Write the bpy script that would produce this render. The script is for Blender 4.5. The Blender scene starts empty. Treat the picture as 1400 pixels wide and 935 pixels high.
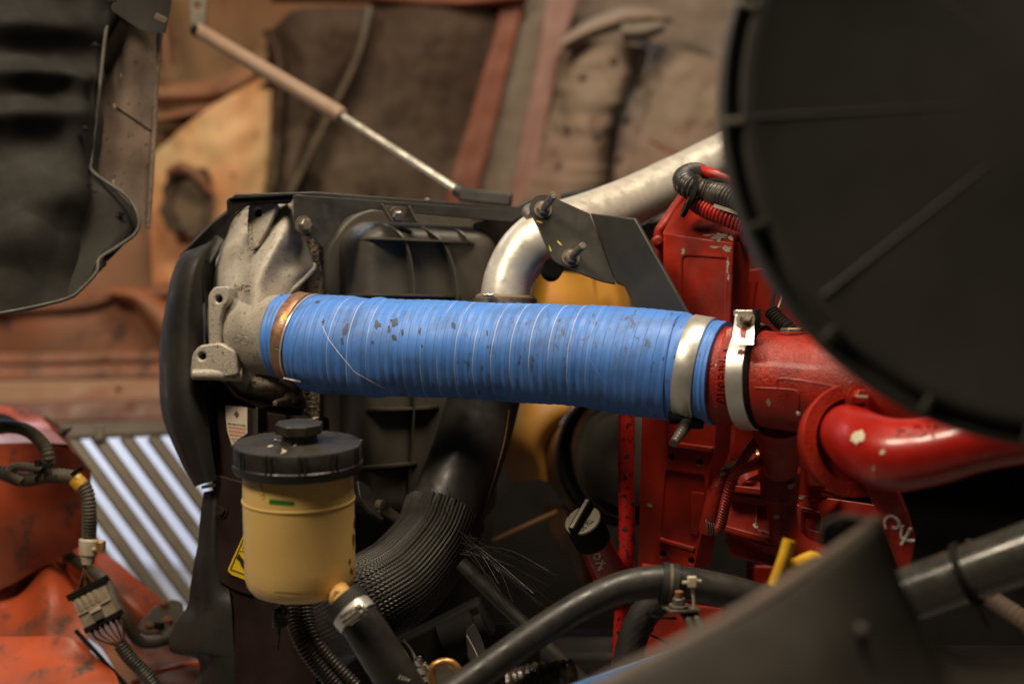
import bpy, bmesh, math, random
from mathutils import Vector, Matrix, noise
from mathutils.bvhtree import BVHTree
R_ = math.radians
random.seed(7)
scene = bpy.context.scene
COL = scene.collection
# ------------------------------------------------------------------ camera
F = 1400 * 50 / 36.0
PITCH = R_(8)
CAM = Vector((0, 0, 1.55))
RT = Vector((1, 0, 0)); FW = Vector((0, math.cos(PITCH), -math.sin(PITCH))); UP = Vector((0, math.sin(PITCH), math.cos(PITCH)))
Z = Vector((0, 0, 1))
cd = bpy.data.cameras.new('camera'); cam = bpy.data.objects.new('camera', cd); COL.objects.link(cam)
cam.location = CAM; cam.rotation_euler = (R_(90) - PITCH, 0, 0)
cd.lens = 50; cd.sensor_width = 36; cd.clip_start = 0.05; cd.clip_end = 60
cd.dof.use_dof = True; cd.dof.focus_distance = 1.56; cd.dof.aperture_fstop = 2.1; cd.dof.aperture_blades = 9
scene.camera = cam
# ------------------------------------------------------------------ light
w = bpy.data.worlds.new('World'); scene.world = w; w.use_nodes = True
w.node_tree.nodes['Background'].inputs[0].default_value = (1.0, 0.86, 0.70, 1)
w.node_tree.nodes['Background'].inputs[1].default_value = 0.015
def area(name, loc, target, sx, sy, power, col):
    l = bpy.data.lights.new(name, 'AREA'); l.shape = 'RECTANGLE'; l.size = sx; l.size_y = sy; l.energy = power; l.color = col
    o = bpy.data.objects.new(name, l); COL.objects.link(o); o.location = loc
    o.rotation_euler = (Vector(target) - Vector(loc)).to_track_quat('-Z', 'Y').to_euler(); return o
area('shop_ceiling_lamp', (0.2, 1.35, 3.2), (0.15, 1.8, 1.45), 1.1, 0.45, 46, (1.0, 0.85, 0.65))
area('shop_side_lamp', (-1.05, 0.75, 2.75), (-0.15, 1.7, 1.4), 0.5, 0.4, 27, (1.0, 0.84, 0.63))
area('added_wall_light', (-1.6, 3.4, 2.6), (-1.5, 4.8, 0.4), 1.6, 0.6, 120, (0.86, 0.9, 1.0))  # unseen light added to brighten the wall behind the grille
vs = scene.view_settings; vs.view_transform = 'Standard'; vs.look = 'None'; vs.exposure = 0.0; vs.gamma = 1.0
# ------------------------------------------------------------------ helpers
def P(px, py, d): return CAM + FW * d + RT * ((px - 700) / F * d) - UP * ((py - 467.5) / F * d)
def S(d): return d / F
def proj(v):
    q = v - CAM; k = q.dot(FW); return (700 + F * q.dot(RT) / k, 467.5 - F * q.dot(UP) / k, k)
def ray(px, py): return (P(px, py, 1.0) - CAM).normalized()
def plane3(a, b, c):
    a, b, c = P(*a), P(*b), P(*c); n = (b - a).cross(c - a).normalized()
    if n.dot(a - CAM) > 0: n = -n
    return (a, n)
def onp(px, py, pl):
    r = ray(px, py); t = (pl[0] - CAM).dot(pl[1]) / r.dot(pl[1]); return CAM + r * t
def zat(B, py):
    lo, hi = -1.0, 1.0
    for _ in range(50):
        m = (lo + hi) / 2
        if proj(B + Z * m)[1] > py: lo = m
        else: hi = m
    return lo
WL = {}; BV = {}
def tag(o, label=None, cat=None, group=None, kind=None):
    if label: o['label'] = label
    if cat: o['category'] = cat
    if group: o['group'] = group
    if kind: o['kind'] = kind
    return o
def thing(name, label, cat, loc, group=None):
    o = bpy.data.objects.new(name, None); COL.objects.link(o); o.location = loc; o.empty_display_size = 0.03
    WL[o.name] = Vector(loc); return tag(o, label, cat, group)
def mk(name, bm, mat, parent=None, smooth=True, bevel=0, ang=35, bv=False, label=None, kind=None, seg=2, sub=0):
    bm.normal_update()
    if bv: BV[bv if isinstance(bv, str) else name] = BVHTree.FromBMesh(bm)
    bmesh.ops.recalc_face_normals(bm, faces=bm.faces)
    c = Vector((0, 0, 0))
    for v in bm.verts: c += v.co
    c /= max(1, len(bm.verts))
    for v in bm.verts: v.co -= c
    me = bpy.data.meshes.new(name); bm.to_mesh(me); bm.free()
    if smooth:
        me.polygons.foreach_set('use_smooth', [True] * len(me.polygons)); me.set_sharp_from_angle(angle=R_(ang))
    me.materials.append(mat)
    o = bpy.data.objects.new(name, me); COL.objects.link(o)
    base = WL.get(parent.name, Vector((0, 0, 0))) if parent else Vector((0, 0, 0))
    o.location = c - base; WL[o.name] = c
    if parent: o.parent = parent
    if bevel:
        m = o.modifiers.new('bevel', 'BEVEL'); m.width = bevel; m.segments = seg; m.limit_method = 'ANGLE'; m.angle_limit = R_(35); m.harden_normals = False
    if label: o['label'] = label
    if kind: o['kind'] = kind
    return o
def inst(src, M, parent, name=None):
    o = src.copy(); COL.objects.link(o); o.name = name or src.name.split('.')[0]
    o.parent = parent; base = WL.get(parent.name, Vector((0, 0, 0))) if parent else Vector((0, 0, 0))
    WL[o.name] = M.translation.copy()
    o.matrix_local = Matrix.Translation(-base) @ M
    return o
def frame(z, x=None):
    z = z.normalized()
    if x is None: x = RT if abs(z.dot(RT)) < 0.9 else Z
    y = z.cross(x).normalized(); x = y.cross(z).normalized(); return x, y, z
def Mat(pos, z, x=None, s=1.0):
    x, y, z = frame(z, x)
    return Matrix.Translation(pos) @ Matrix(((x.x, y.x, z.x), (x.y, y.y, z.y), (x.z, y.z, z.z))).to_4x4() @ Matrix.Scale(s, 4)
def cat(pts, n):
    pts = [Vector(p) for p in pts]
    if len(pts) == 2: return [pts[0].lerp(pts[1], i / n) for i in range(n + 1)]
    e = [pts[0] * 2 - pts[1]] + pts + [pts[-1] * 2 - pts[-2]]
    out = []; m = len(pts) - 1
    for i in range(n + 1):
        t = i / n * m; k = min(int(t), m - 1); f = t - k
        a, b, c, d = e[k], e[k + 1], e[k + 2], e[k + 3]
        out.append(0.5 * ((2 * b) + (c - a) * f + (2 * a - 5 * b + 4 * c - d) * f * f + (3 * b - a - 3 * c + d) * f ** 3))
    return out
def lin(pts, n):
    pts = [Vector(p) for p in pts]; m = len(pts) - 1; out = []
    for i in range(n + 1):
        t = i / n * m; k = min(int(t), m - 1); out.append(pts[k].lerp(pts[k + 1], t - k))
    return out
def tube(pts, r, seg=24, step=None, fn=None, caps=True, bm=None, hollow=0):
    """pts: world points; r: radius or list; fn(s, th, L)->extra radius"""
    bm = bm or bmesh.new()
    rr = r if isinstance(r, (list, tuple)) else [r] * len(pts)
    q = cat([Vector((p.x, p.y, p.z)) for p in pts], 60 * (len(pts) - 1)); q4 = cat([Vector((a, 0, 0)) for a in rr], 60 * (len(pts) - 1))
    ln = [0]
    for i in range(1, len(q)): ln.append(ln[-1] + (q[i] - q[i - 1]).length)
    L = ln[-1]; n = max(2, int(L / (step or max(L / 40, 0.004))))
    uvl = bm.loops.layers.uv.verify()
    xs = None; rows = []; k = 0; ss = []
    for i in range(n + 1):
        s = L * i / n
        while k < len(ln) - 2 and ln[k + 1] < s: k += 1
        f = (s - ln[k]) / max(1e-9, ln[k + 1] - ln[k])
        c = q[k].lerp(q[k + 1], f); rad = q4[k].x + (q4[k + 1].x - q4[k].x) * f
        t = (q[k + 1] - q[k]).normalized()
        if xs is None: xs = frame(t)[0]
        xs = (xs - t * xs.dot(t)).normalized(); ys = t.cross(xs)
        row = []
        for j in range(seg):
            th = 2 * math.pi * j / seg; ra = rad + (fn(s, th, L) if fn else 0)
            row.append(bm.verts.new(c + (xs * math.cos(th) + ys * math.sin(th)) * ra))
        rows.append(row); ss.append(s)
    for i in range(n):
        for j in range(seg):
            f = bm.faces.new((rows[i][j], rows[i][(j + 1) % seg], rows[i + 1][(j + 1) % seg], rows[i + 1][j]))
            for l, (a, b) in zip(f.loops, ((ss[i], j), (ss[i], j + 1), (ss[i + 1], j + 1), (ss[i + 1], j))): l[uvl].uv = (a, b / seg)
    if caps:
        bm.faces.new(rows[0][::-1]); bm.faces.new(rows[-1])
    return bm
def corr(pitch, amp): return lambda s, th, L: amp * (abs(math.sin(math.pi * s / pitch)) ** 0.6 - 0.5) * 2
def lathe(o, ax, prof, seg=48, bm=None, x=None, fn=None):
    """prof: list of (h, r) along ax"""
    bm = bm or bmesh.new(); x, y, z = frame(ax, x); rows = []
    for (h, r) in prof:
        if r < 1e-6: rows.append([bm.verts.new(o + z * h)]); continue
        rows.append([bm.verts.new(o + z * h + (x * math.cos(2 * math.pi * j / seg) + y * math.sin(2 * math.pi * j / seg)) * (r + (fn(h, 2 * math.pi * j / seg) if fn else 0))) for j in range(seg)])
    for a, b in zip(rows, rows[1:]):
        for j in range(seg):
            k = (j + 1) % seg
            if len(a) == 1 and len(b) == 1: continue
            if len(a) == 1: bm.faces.new((a[0], b[k], b[j]))
            elif len(b) == 1: bm.faces.new((a[j], a[k], b[0]))
            else: bm.faces.new((a[j], a[k], b[k], b[j]))
    return bm
def ring(o, ax, r0, r1, h, seg=64, bm=None):
    return lathe(o, ax, [(-h / 2, r0), (-h / 2, r1), (h / 2, r1), (h / 2, r0), (-h / 2, r0)], seg, bm)
def box(c, ax, ay, az, bm=None):
    bm = bm or bmesh.new(); vs = []
    for sx in (-1, 1):
        for sy in (-1, 1):
            for sz in (-1, 1): vs.append(bm.verts.new(c + ax * sx + ay * sy + az * sz))
    for f in ((0, 1, 3, 2), (4, 6, 7, 5), (0, 4, 5, 1), (2, 3, 7, 6), (0, 2, 6, 4), (1, 5, 7, 3)): bm.faces.new([vs[i] for i in f])
    return bm
def bar(a, b, wd, th, nrm=None, bm=None):
    t = (b - a); nrm = nrm or (CAM - a).normalized(); s = t.cross(nrm).normalized(); n = s.cross(t).normalized()
    return box((a + b) / 2, t / 2, s * wd / 2, n * th / 2, bm)
def rnd(pts, r, n=4):
    """round the corners of a pixel polygon"""
    out = []; m = len(pts)
    for i in range(m):
        a, b, c = Vector(pts[i - 1]), Vector(pts[i]), Vector(pts[(i + 1) % m])
        u, v = a - b, c - b; k = min(r, u.length * 0.45, v.length * 0.45); p, q = b + u.normalized() * k, b + v.normalized() * k
        for j in range(n + 1):
            t = j / n; out.append(tuple(p * (1 - t) ** 2 + b * 2 * t * (1 - t) + q * t * t))
    return out
def circ(px, py, r, n=16, ry=None): return [(px + r * math.cos(2 * math.pi * i / n), py + (ry or r) * math.sin(2 * math.pi * i / n)) for i in range(n)]
def plate(out, pl, th, holes=(), bm=None, front=0.0):
    """flat plate, outline read off the plane pl, th thick away from the viewer"""
    bm = bm or bmesh.new(); loops = []; old = set(bm.faces)
    for lp in [out] + list(holes):
        vs = [bm.verts.new(onp(x, y, pl) + pl[1] * front) for x, y in lp]
        loops += [bm.edges.new((vs[i], vs[(i + 1) % len(vs)])) for i in range(len(vs))]
    r = bmesh.ops.triangle_fill(bm, edges=loops, use_beauty=True, use_dissolve=True)
    fs = [f for f in bm.faces if f not in old]
    e = bmesh.ops.extrude_face_region(bm, geom=fs)
    vs = [g for g in e['geom'] if isinstance(g, bmesh.types.BMVert)]
    bmesh.ops.translate(bm, vec=-pl[1] * th, verts=vs)
    return bm
def grid(rows, nu, nv, th=0.003, disp=None, sm=True, closed_front=True):
    """rows: list of polylines of (px,py,d); smooth surface through them, th thick"""
    f = cat if sm else lin
    A = [f([Vector(P(*p)) for p in r], nv) for r in rows]
    G = [f([A[i][j] for i in range(len(A))], nu) for j in range(nv + 1)]   # G[j][i]
    bm = bmesh.new(); uvl = bm.loops.layers.uv.verify()
    V = [[bm.verts.new(G[j][i]) for i in range(nu + 1)] for j in range(nv + 1)]
    for j in range(nv):
        for i in range(nu):
            fc = bm.faces.new((V[j][i], V[j][i + 1], V[j + 1][i + 1], V[j + 1][i]))
            for l, (a, b) in zip(fc.loops, ((i, j), (i + 1, j), (i + 1, j + 1), (i, j + 1))): l[uvl].uv = (a / nu, b / nv)
    bm.normal_update()
    for j in range(nv + 1):
        for i in range(nu + 1):
            if disp:
                v = V[j][i]; n = v.normal if v.normal.dot(CAM - v.co) > 0 else -v.normal
                v.co += n * disp(i / nu, j / nv, G[j][i])
    bm.normal_update()
    if th:
        ns = {v: (v.normal if v.normal.dot(CAM - v.co) > 0 else -v.normal).copy() for v in bm.verts}
        e = bmesh.ops.extrude_face_region(bm, geom=list(bm.faces))
        for g in e['geom']:
            if isinstance(g, bmesh.types.BMVert):
                g.co -= g.normal * 0
        vs = [g for g in e['geom'] if isinstance(g, bmesh.types.BMVert)]
        back = (CAM - vs[len(vs) // 2].co).normalized()
        bmesh.ops.translate(bm, vec=-back * th, verts=vs)
    return bm
def cast(px, py, key, off=0.0):
    r = ray(px, py); h = BV[key].ray_cast(CAM, r)
    if h[0] is None: return None, None
    n = h[1] if h[1].dot(r) < 0 else -h[1]
    return h[0] + n * off, n
def decal(name, out, key, mat, parent, off=0.0006, cuts=2, label=None, fall=1.5):
    bm = bmesh.new(); vs = [bm.verts.new((x, y, 0)) for x, y in out]
    es = [bm.edges.new((vs[i], vs[(i + 1) % len(vs)])) for i in range(len(vs))]
    bmesh.ops.triangle_fill(bm, edges=es, use_beauty=True)
    for _ in range(cuts): bmesh.ops.subdivide_edges(bm, edges=list(bm.edges), cuts=1, use_grid_fill=True)
    last = None; res = []
    for v in bm.verts:
        p, n = cast(v.co.x, v.co.y, key, off); res.append((v, p, v.co.copy()))
        if p is not None: last = p
    if last is None: last = P(out[0][0], out[0][1], fall)
    dl = proj(last)[2]
    for v, p, c in res: v.co = p if p is not None else P(c.x, c.y, dl)
    return mk(name, bm, mat, parent, label=label)
def blob(px, py, rx, ry, seed=0, n=14, jag=0.35, rot=0):
    rg = random.Random(seed); o = []
    for i in range(n):
        a = 2 * math.pi * i / n; k = 1 + rg.uniform(-jag, jag)
        x, y = rx * k * math.cos(a), ry * k * math.sin(a)
        o.append((px + x * math.cos(rot) - y * math.sin(rot), py + x * math.sin(rot) + y * math.cos(rot)))
    return o
def curve_on(pts, key, r, name, mat, parent, n=24, off=0.0, seg=6, label=None):
    q = cat([Vector((x, y, 0)) for x, y in pts], n); w_ = []
    for v in q:
        p, nn = cast(v.x, v.y, key, off)
        if p is not None: w_.append(p)
    if len(w_) < 2: return None
    return mk(name, tube(w_, r, seg=seg, step=max(0.002, r)), mat, parent, label=label)
def letters(s, px, py, h, ang, key, mat, parent, name='lettering', off=0.0008, sx=1.0, align='CENTER', emboss=True, shear=0.0, bold=0.0):
    cu = bpy.data.curves.new('t', 'FONT'); cu.body = s; cu.size = 1; cu.extrude = 0.02 if emboss else 0; cu.align_x = align; cu.align_y = 'CENTER'; cu.resolution_u = 3; cu.offset = bold
    o = bpy.data.objects.new('t', cu); COL.objects.link(o)
    me = bpy.data.meshes.new_from_object(o.evaluated_get(bpy.context.evaluated_depsgraph_get()))
    bm = bmesh.new(); bm.from_mesh(me); bpy.data.objects.remove(o); bpy.data.curves.remove(cu); bpy.data.meshes.remove(me)
    a = R_(ang); ok = None; rs = []
    for v in bm.verts:
        u, w2, z = v.co.x * sx, v.co.y, v.co.z; u += w2 * shear
        x = px + h * (u * math.cos(a) + w2 * math.sin(a)); y = py + h * (u * math.sin(a) - w2 * math.cos(a))
        if isinstance(key, tuple): p, n = onp(x, y, key), key[1]
        else: p, n = cast(x, y, key)
        if p is not None: ok = p; p = p + n * (off if z >= 0 else -off)
        rs.append((v, p, (x, y)))
    dl = proj(ok)[2] if ok else 1.5
    for v, p, c in rs: v.co = p if p is not None else P(c[0], c[1], dl)
    return mk(name, bm, mat, parent, smooth=False)
# ------------------------------------------------------------------ materials
def L3(c):
    if isinstance(c, str):
        c = c.lstrip('#'); c = [int(c[i:i + 2], 16) / 255 for i in (0, 2, 4)]
        c = [x / 12.92 if x <= 0.04045 else ((x + 0.055) / 1.055) ** 2.4 for x in c]
    return (*c, 1)
class NT:
    def __init__(s, name):
        s.m = bpy.data.materials.new(name); s.m.use_nodes = True; s.t = s.m.node_tree; s.b = s.t.nodes['Principled BSDF']
        s.co = s.t.nodes.new('ShaderNodeTexCoord')
    def n(s, ty, **k):
        x = s.t.nodes.new(ty)
        for a, v in k.items():
            if a in ('inputs',): continue
            setattr(x, a, v)
        return x
    def l(s, a, b): s.t.links.new(a, b)
    def noise(s, scale, detail=4, rough=0.55, vec=None, stretch=None, dist=0):
        x = s.n('ShaderNodeTexNoise'); x.inputs['Scale'].default_value = scale; x.inputs['Detail'].default_value = detail; x.inputs['Roughness'].default_value = rough; x.inputs['Distortion'].default_value = dist
        src = vec or s.co.outputs['Object']
        if stretch:
            mp = s.n('ShaderNodeMapping'); mp.inputs['Scale'].default_value = stretch; s.l(src, mp.inputs[0]); src = mp.outputs[0]
        s.l(src, x.inputs['Vector']); return x.outputs['Fac']
    def ramp(s, f, a, b, va=0.0, vb=1.0):
        x = s.n('ShaderNodeMapRange'); x.inputs['From Min'].default_value = a; x.inputs['From Max'].default_value = b
        x.inputs['To Min'].default_value = va; x.inputs['To Max'].default_value = vb; s.l(f, x.inputs['Value']); return x.outputs[0]
    def mix(s, f, a, b):
        x = s.n('ShaderNodeMix', data_type='RGBA')
        if hasattr(f, 'links') or hasattr(f, 'node'): s.l(f, x.inputs[0])
        else: x.inputs[0].default_value = f
        for i, c in ((6, a), (7, b)):
            if hasattr(c, 'node'): s.l(c, x.inputs[i])
            else: x.inputs[i].default_value = L3(c)
        return x.outputs[2]
    def math(s, op, a, b=None, c=None):
        x = s.n('ShaderNodeMath', operation=op)
        for i, v in enumerate((a, b, c)):
            if v is None: continue
            if hasattr(v, 'node'): s.l(v, x.inputs[i])
            else: x.inputs[i].default_value = v
        return x.outputs[0]
    def bump(s, h, strength, dist=0.001, prev=None):
        x = s.n('ShaderNodeBump'); x.inputs['Strength'].default_value = strength; x.inputs['Distance'].default_value = dist
        s.l(h, x.inputs['Height'])
        if prev: s.l(prev, x.inputs['Normal'])
        return x.outputs[0]
    def out(s, col=None, rough=None, nrm=None, metal=None):
        for k, v in (('Base Color', col), ('Roughness', rough), ('Normal', nrm), ('Metallic', metal)):
            if v is None: continue
            if hasattr(v, 'node'): s.l(v, s.b.inputs[k])
            elif k == 'Base Color': s.b.inputs[k].default_value = L3(v)
            else: s.b.inputs[k].default_value = v
        return s.m
def mat(name, c1, c2=None, rough=0.5, metal=0.0, sc=18, spots=None, spot_sc=90, spot_lo=0.6, spot_hi=0.66, bump=0.25, bsc=260, bdist=0.0006, rv=0.15, coat=0.0, dust=None, dust_amt=0.4, stretch=None, ior=None, sss=0, spec=None, scratch=False):
    t = NT(name); c2 = c2 or c1
    n1 = t.noise(sc, 5, 0.6, stretch=stretch); col = t.mix(t.ramp(n1, 0.35, 0.65), c1, c2)
    if dust:
        nd = t.noise(sc * 0.45, 6, 0.65); col = t.mix(t.ramp(nd, 0.42, 0.72, 0, dust_amt), col, dust)
    mask = None
    if spots:
        ns = t.noise(spot_sc, 6, 0.62); mask = t.ramp(ns, spot_lo, spot_hi); col = t.mix(mask, col, spots)
    nb = t.noise(bsc, 3, 0.6); nr = t.noise(sc * 3, 4)
    rg = t.ramp(nr, 0.3, 0.7, max(0.03, rough - rv), min(1, rough + rv))
    nm = t.bump(nb, bump, bdist)
    if mask: nm = t.bump(mask, 0.25, 0.0005, nm)
    if scratch:
        sn = t.noise(40, 2, 0.5, stretch=(1, 1, 30)); nm = t.bump(sn, 0.12, 0.0004, nm)
    t.out(col, rg, nm, metal)
    b = t.b
    b.inputs['Coat Weight'].default_value = coat; b.inputs['Coat Roughness'].default_value = 0.12
    if sss: b.inputs['Subsurface Weight'].default_value = sss; b.inputs['Subsurface Radius'].default_value = (0.02, 0.015, 0.008); b.inputs['Subsurface Scale'].default_value = 0.5
    if spec is not None: b.inputs['Specular IOR Level'].default_value = spec
    return t.m
M = {}
M['blk'] = mat('black_plastic', (0.018, 0.017, 0.015), (0.03, 0.027, 0.023), 0.48, dust=(0.09, 0.075, 0.055), dust_amt=0.25, bump=0.2)
M['shroud'] = mat('dusty_black_plastic', (0.035, 0.031, 0.025), (0.06, 0.053, 0.042), 0.45, dust=(0.16, 0.135, 0.1), dust_amt=0.5, sc=9, bump=0.2, spots=(0.2, 0.17, 0.13), spot_sc=210, spot_lo=0.70, spot_hi=0.74)
M['rub'] = mat('black_rubber', (0.011, 0.010, 0.009), (0.02, 0.018, 0.016), 0.62, spec=0.3, dust=(0.07, 0.06, 0.045), dust_amt=0.3, sc=14, bump=0.5, bsc=420)
M['hose'] = mat('black_hose_rubber', (0.02, 0.019, 0.017), (0.032, 0.029, 0.025), 0.42, dust=(0.08, 0.068, 0.05), dust_amt=0.3, sc=22, bump=0.35, bsc=600, bdist=0.0004)
M['loom'] = mat('black_loom_plastic', (0.022, 0.02, 0.018), (0.04, 0.035, 0.03), 0.4, dust=(0.16, 0.12, 0.08), dust_amt=0.45, sc=30)
M['loomdust'] = mat('dusty_loom_plastic', (0.045, 0.038, 0.026), (0.08, 0.065, 0.045), 0.6, dust=(0.2, 0.15, 0.09), dust_amt=0.6, sc=30)
M['alu'] = mat('cast_aluminium', (0.34, 0.315, 0.27), (0.47, 0.435, 0.375), 0.55, 0.15, sc=22, dust=(0.2, 0.135, 0.085), dust_amt=0.7, spots=(0.15, 0.1, 0.06), spot_sc=230, spot_lo=0.58, spot_hi=0.66, bump=0.7, bsc=420, bdist=0.001)
M['alud'] = mat('pitted_cast_aluminium', (0.2, 0.17, 0.13), (0.32, 0.28, 0.22), 0.55, 0.3, sc=40, dust=(0.1, 0.07, 0.05), dust_amt=0.6, spots=(0.03, 0.02, 0.015), spot_sc=190, spot_lo=0.56, spot_hi=0.62, bump=0.9, bsc=320, bdist=0.0015)
M['steel'] = mat('weathered_steel_pipe', (0.66, 0.62, 0.54), (0.8, 0.76, 0.68), 0.36, 0.45, sc=24, dust=(0.55, 0.42, 0.3), dust_amt=0.5, spots=(0.2, 0.13, 0.08), spot_sc=160, spot_lo=0.70, spot_hi=0.76, bump=0.25)
M['band'] = mat('steel_band', (0.62, 0.6, 0.55), (0.72, 0.7, 0.64), 0.36, 0.7, sc=40, dust=(0.6, 0.54, 0.44), dust_amt=0.2, rv=0.05, bump=0.08, scratch=True)
M['chrome'] = mat('bright_screw_steel', (0.65, 0.6, 0.52), (0.75, 0.7, 0.62), 0.25, 1.0, sc=60, bump=0.1)
M['bolt'] = mat('dull_bolt_steel', (0.22, 0.18, 0.14), (0.34, 0.29, 0.23), 0.45, 0.7, sc=120, spots=(0.12, 0.07, 0.04), spot_sc=240, bump=0.3)
M['copper'] = mat('rusted_clamp_band', (0.36, 0.17, 0.1), (0.42, 0.26, 0.17), 0.4, 0.6, sc=60, dust=(0.42, 0.3, 0.16), dust_amt=0.6, bump=0.25)
M['red'] = mat('red_engine_paint', (0.38, 0.021, 0.0065), (0.26, 0.012, 0.004), 0.44, coat=0.04, spec=0.35, sc=16, dust=(0.07, 0.012, 0.008), dust_amt=0.75, spots=(0.24, 0.2, 0.15), spot_sc=48, spot_lo=0.70, spot_hi=0.715, bump=0.35, bsc=330, bdist=0.0005)
M['redcast'] = mat('red_painted_casting', (0.40, 0.022, 0.008), (0.28, 0.012, 0.005), 0.40, coat=0.08, spec=0.4, sc=20, bump=1.0, bsc=380, bdist=0.001, dust=(0.08, 0.012, 0.008), dust_amt=0.6, spots=(0.06, 0.012, 0.008), spot_sc=120, spot_lo=0.64, spot_hi=0.7)
M['redloom'] = mat('red_overspray_loom', (0.45, 0.02, 0.01), (0.3, 0.015, 0.01), 0.4, sc=60, dust=(0.06, 0.02, 0.015), dust_amt=0.5)
M['redtube'] = mat('red_tube_black_streaks', (0.5, 0.015, 0.01), (0.42, 0.012, 0.008), 0.38, coat=0.15, sc=20, spots=(0.03, 0.012, 0.01), spot_sc=150, spot_lo=0.56, spot_hi=0.6, stretch=(1, 1, 0.4))
M['chip'] = mat('bare_metal_chip', (0.3, 0.27, 0.21), (0.4, 0.36, 0.28), 0.5, 0.3, sc=90)
M['chipw'] = mat('primer_chip', (0.55, 0.47, 0.34), (0.62, 0.54, 0.4), 0.5, sc=90)
M['orange'] = mat('orange_fender_paint', (0.62, 0.1, 0.028), (0.48, 0.075, 0.025), 0.5, coat=0.0, sc=9, dust=(0.17, 0.07, 0.04), dust_amt=0.9, spots=(0.10, 0.055, 0.035), spot_sc=26, spot_lo=0.55, spot_hi=0.68, bump=0.35, rv=0.2)
M['hoodor'] = mat('faded_orange_hood_paint', (0.3, 0.1, 0.045), (0.26, 0.12, 0.065), 0.6, sc=5, dust=(0.14, 0.075, 0.05), dust_amt=0.85, spots=(0.06, 0.035, 0.025), spot_sc=18, spot_lo=0.56, spot_hi=0.7, bump=0.5, bsc=60, bdist=0.002)
M['tan'] = mat('rusty_tan_fibreglass', (0.30, 0.18, 0.09), (0.2, 0.11, 0.055), 0.65, sc=4, dust=(0.36, 0.1, 0.05), dust_amt=0.8, spots=(0.07, 0.035, 0.02), spot_sc=11, spot_lo=0.54, spot_hi=0.72, bump=0.5, bsc=60, bdist=0.002)
M['pad'] = mat('sooty_insulation_pad', (0.035, 0.022, 0.015), (0.08, 0.042, 0.026), 0.75, spec=0.2, sc=4, dust=(0.16, 0.125, 0.09), dust_amt=0.8, spots=(0.018, 0.012, 0.009), spot_sc=9, spot_lo=0.5, spot_hi=0.68, bump=0.5, bsc=50, bdist=0.002)
M['beige'] = mat('beige_insulation_cloth', (0.2, 0.15, 0.105), (0.33, 0.26, 0.19), 0.75, sc=7, dust=(0.2, 0.085, 0.06), dust_amt=0.8, spots=(0.05, 0.03, 0.02), spot_sc=13, spot_lo=0.56, spot_hi=0.72, bump=0.6, bsc=40, bdist=0.003)
M['grey'] = mat('grey_brown_backing', (0.14, 0.10, 0.075), (0.21, 0.16, 0.12), 0.7, sc=6, dust=(0.16, 0.075, 0.055), dust_amt=0.5, bump=0.4, bsc=60)
M['redstrip'] = mat('red_brown_strip', (0.13, 0.028, 0.013), (0.26, 0.07, 0.025), 0.6, sc=6, dust=(0.07, 0.03, 0.02), dust_amt=0.6)
M['pink'] = mat('faded_pink_beam', (0.28, 0.15, 0.12), (0.24, 0.1, 0.08), 0.6, sc=9, dust=(0.2, 0.14, 0.1), dust_amt=0.5)
M['liner'] = mat('moulded_black_liner', (0.010, 0.009, 0.008), (0.02, 0.018, 0.015), 0.8, spec=0.2, sc=9, dust=(0.07, 0.065, 0.05), dust_amt=0.22, bump=0.4, bsc=240)
M['brownpad'] = mat('brown_felt_pad', (0.085, 0.058, 0.042), (0.125, 0.09, 0.065), 0.85, sc=14, dust=(0.16, 0.09, 0.06), dust_amt=0.5, spots=(0.03, 0.022, 0.018), spot_sc=150, spot_lo=0.6, spot_hi=0.66, bump=0.8, bsc=420)
M['side'] = mat('dark_maroon_frame', (0.015, 0.008, 0.007), (0.022, 0.011, 0.010), 0.5, spec=0.25, sc=10)
M['bottle'] = mat('amber_translucent_plastic', (0.86, 0.60, 0.21), (0.82, 0.54, 0.17), 0.34, sc=8, sss=0.3, dust=(0.7, 0.46, 0.18), dust_amt=0.5, spots=(0.1, 0.05, 0.02), spot_sc=75, spot_lo=0.72, spot_hi=0.76, bump=0.12)
M['spout'] = mat('amber_spout_plastic', (0.6, 0.36, 0.12), (0.5, 0.28, 0.09), 0.4, sc=60, spots=(0.1, 0.05, 0.02), spot_sc=120, spot_lo=0.6, spot_hi=0.66)
M['lid'] = mat('scuffed_black_lid', (0.012, 0.011, 0.0095), (0.022, 0.02, 0.017), 0.42, sc=26, dust=(0.08, 0.07, 0.05), dust_amt=0.35, spots=(0.3, 0.27, 0.22), spot_sc=260, spot_lo=0.725, spot_hi=0.75, bump=0.3)
M['green'] = mat('green_paint_mark', (0.02, 0.22, 0.02), (0.03, 0.16, 0.02), 0.4)
M['yelmark'] = mat('yellow_paint_mark', (0.7, 0.55, 0.05), (0.6, 0.5, 0.08), 0.5)
M['fan'] = mat('yellow_fan_plastic', (0.62, 0.3, 0.04), (0.5, 0.22, 0.03), 0.5, sc=7, dust=(0.3, 0.15, 0.05), dust_amt=0.4)
M['fandull'] = mat('dull_tan_fan_plastic', (0.3, 0.14, 0.05), (0.2, 0.1, 0.045), 0.6, sc=9, dust=(0.07, 0.04, 0.025), dust_amt=0.7)  # darker, duller tan for the lower blades, the stay and the hose seam
M['paper'] = mat('cream_label_paper', (0.68, 0.6, 0.48), (0.62, 0.54, 0.42), 0.5, sc=40)
M['ink'] = mat('black_ink', (0.02, 0.018, 0.015), None, 0.5)
M['redink'] = mat('orange_red_ink', (0.62, 0.2, 0.1), None, 0.5)
M['warn'] = mat('yellow_warning_label', (0.72, 0.5, 0.02), (0.66, 0.44, 0.02), 0.4, sc=30)
M['yel'] = mat('yellow_handle_plastic', (0.75, 0.45, 0.02), (0.62, 0.33, 0.015), 0.4, sc=60, dust=(0.4, 0.2, 0.03), dust_amt=0.5)
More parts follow.
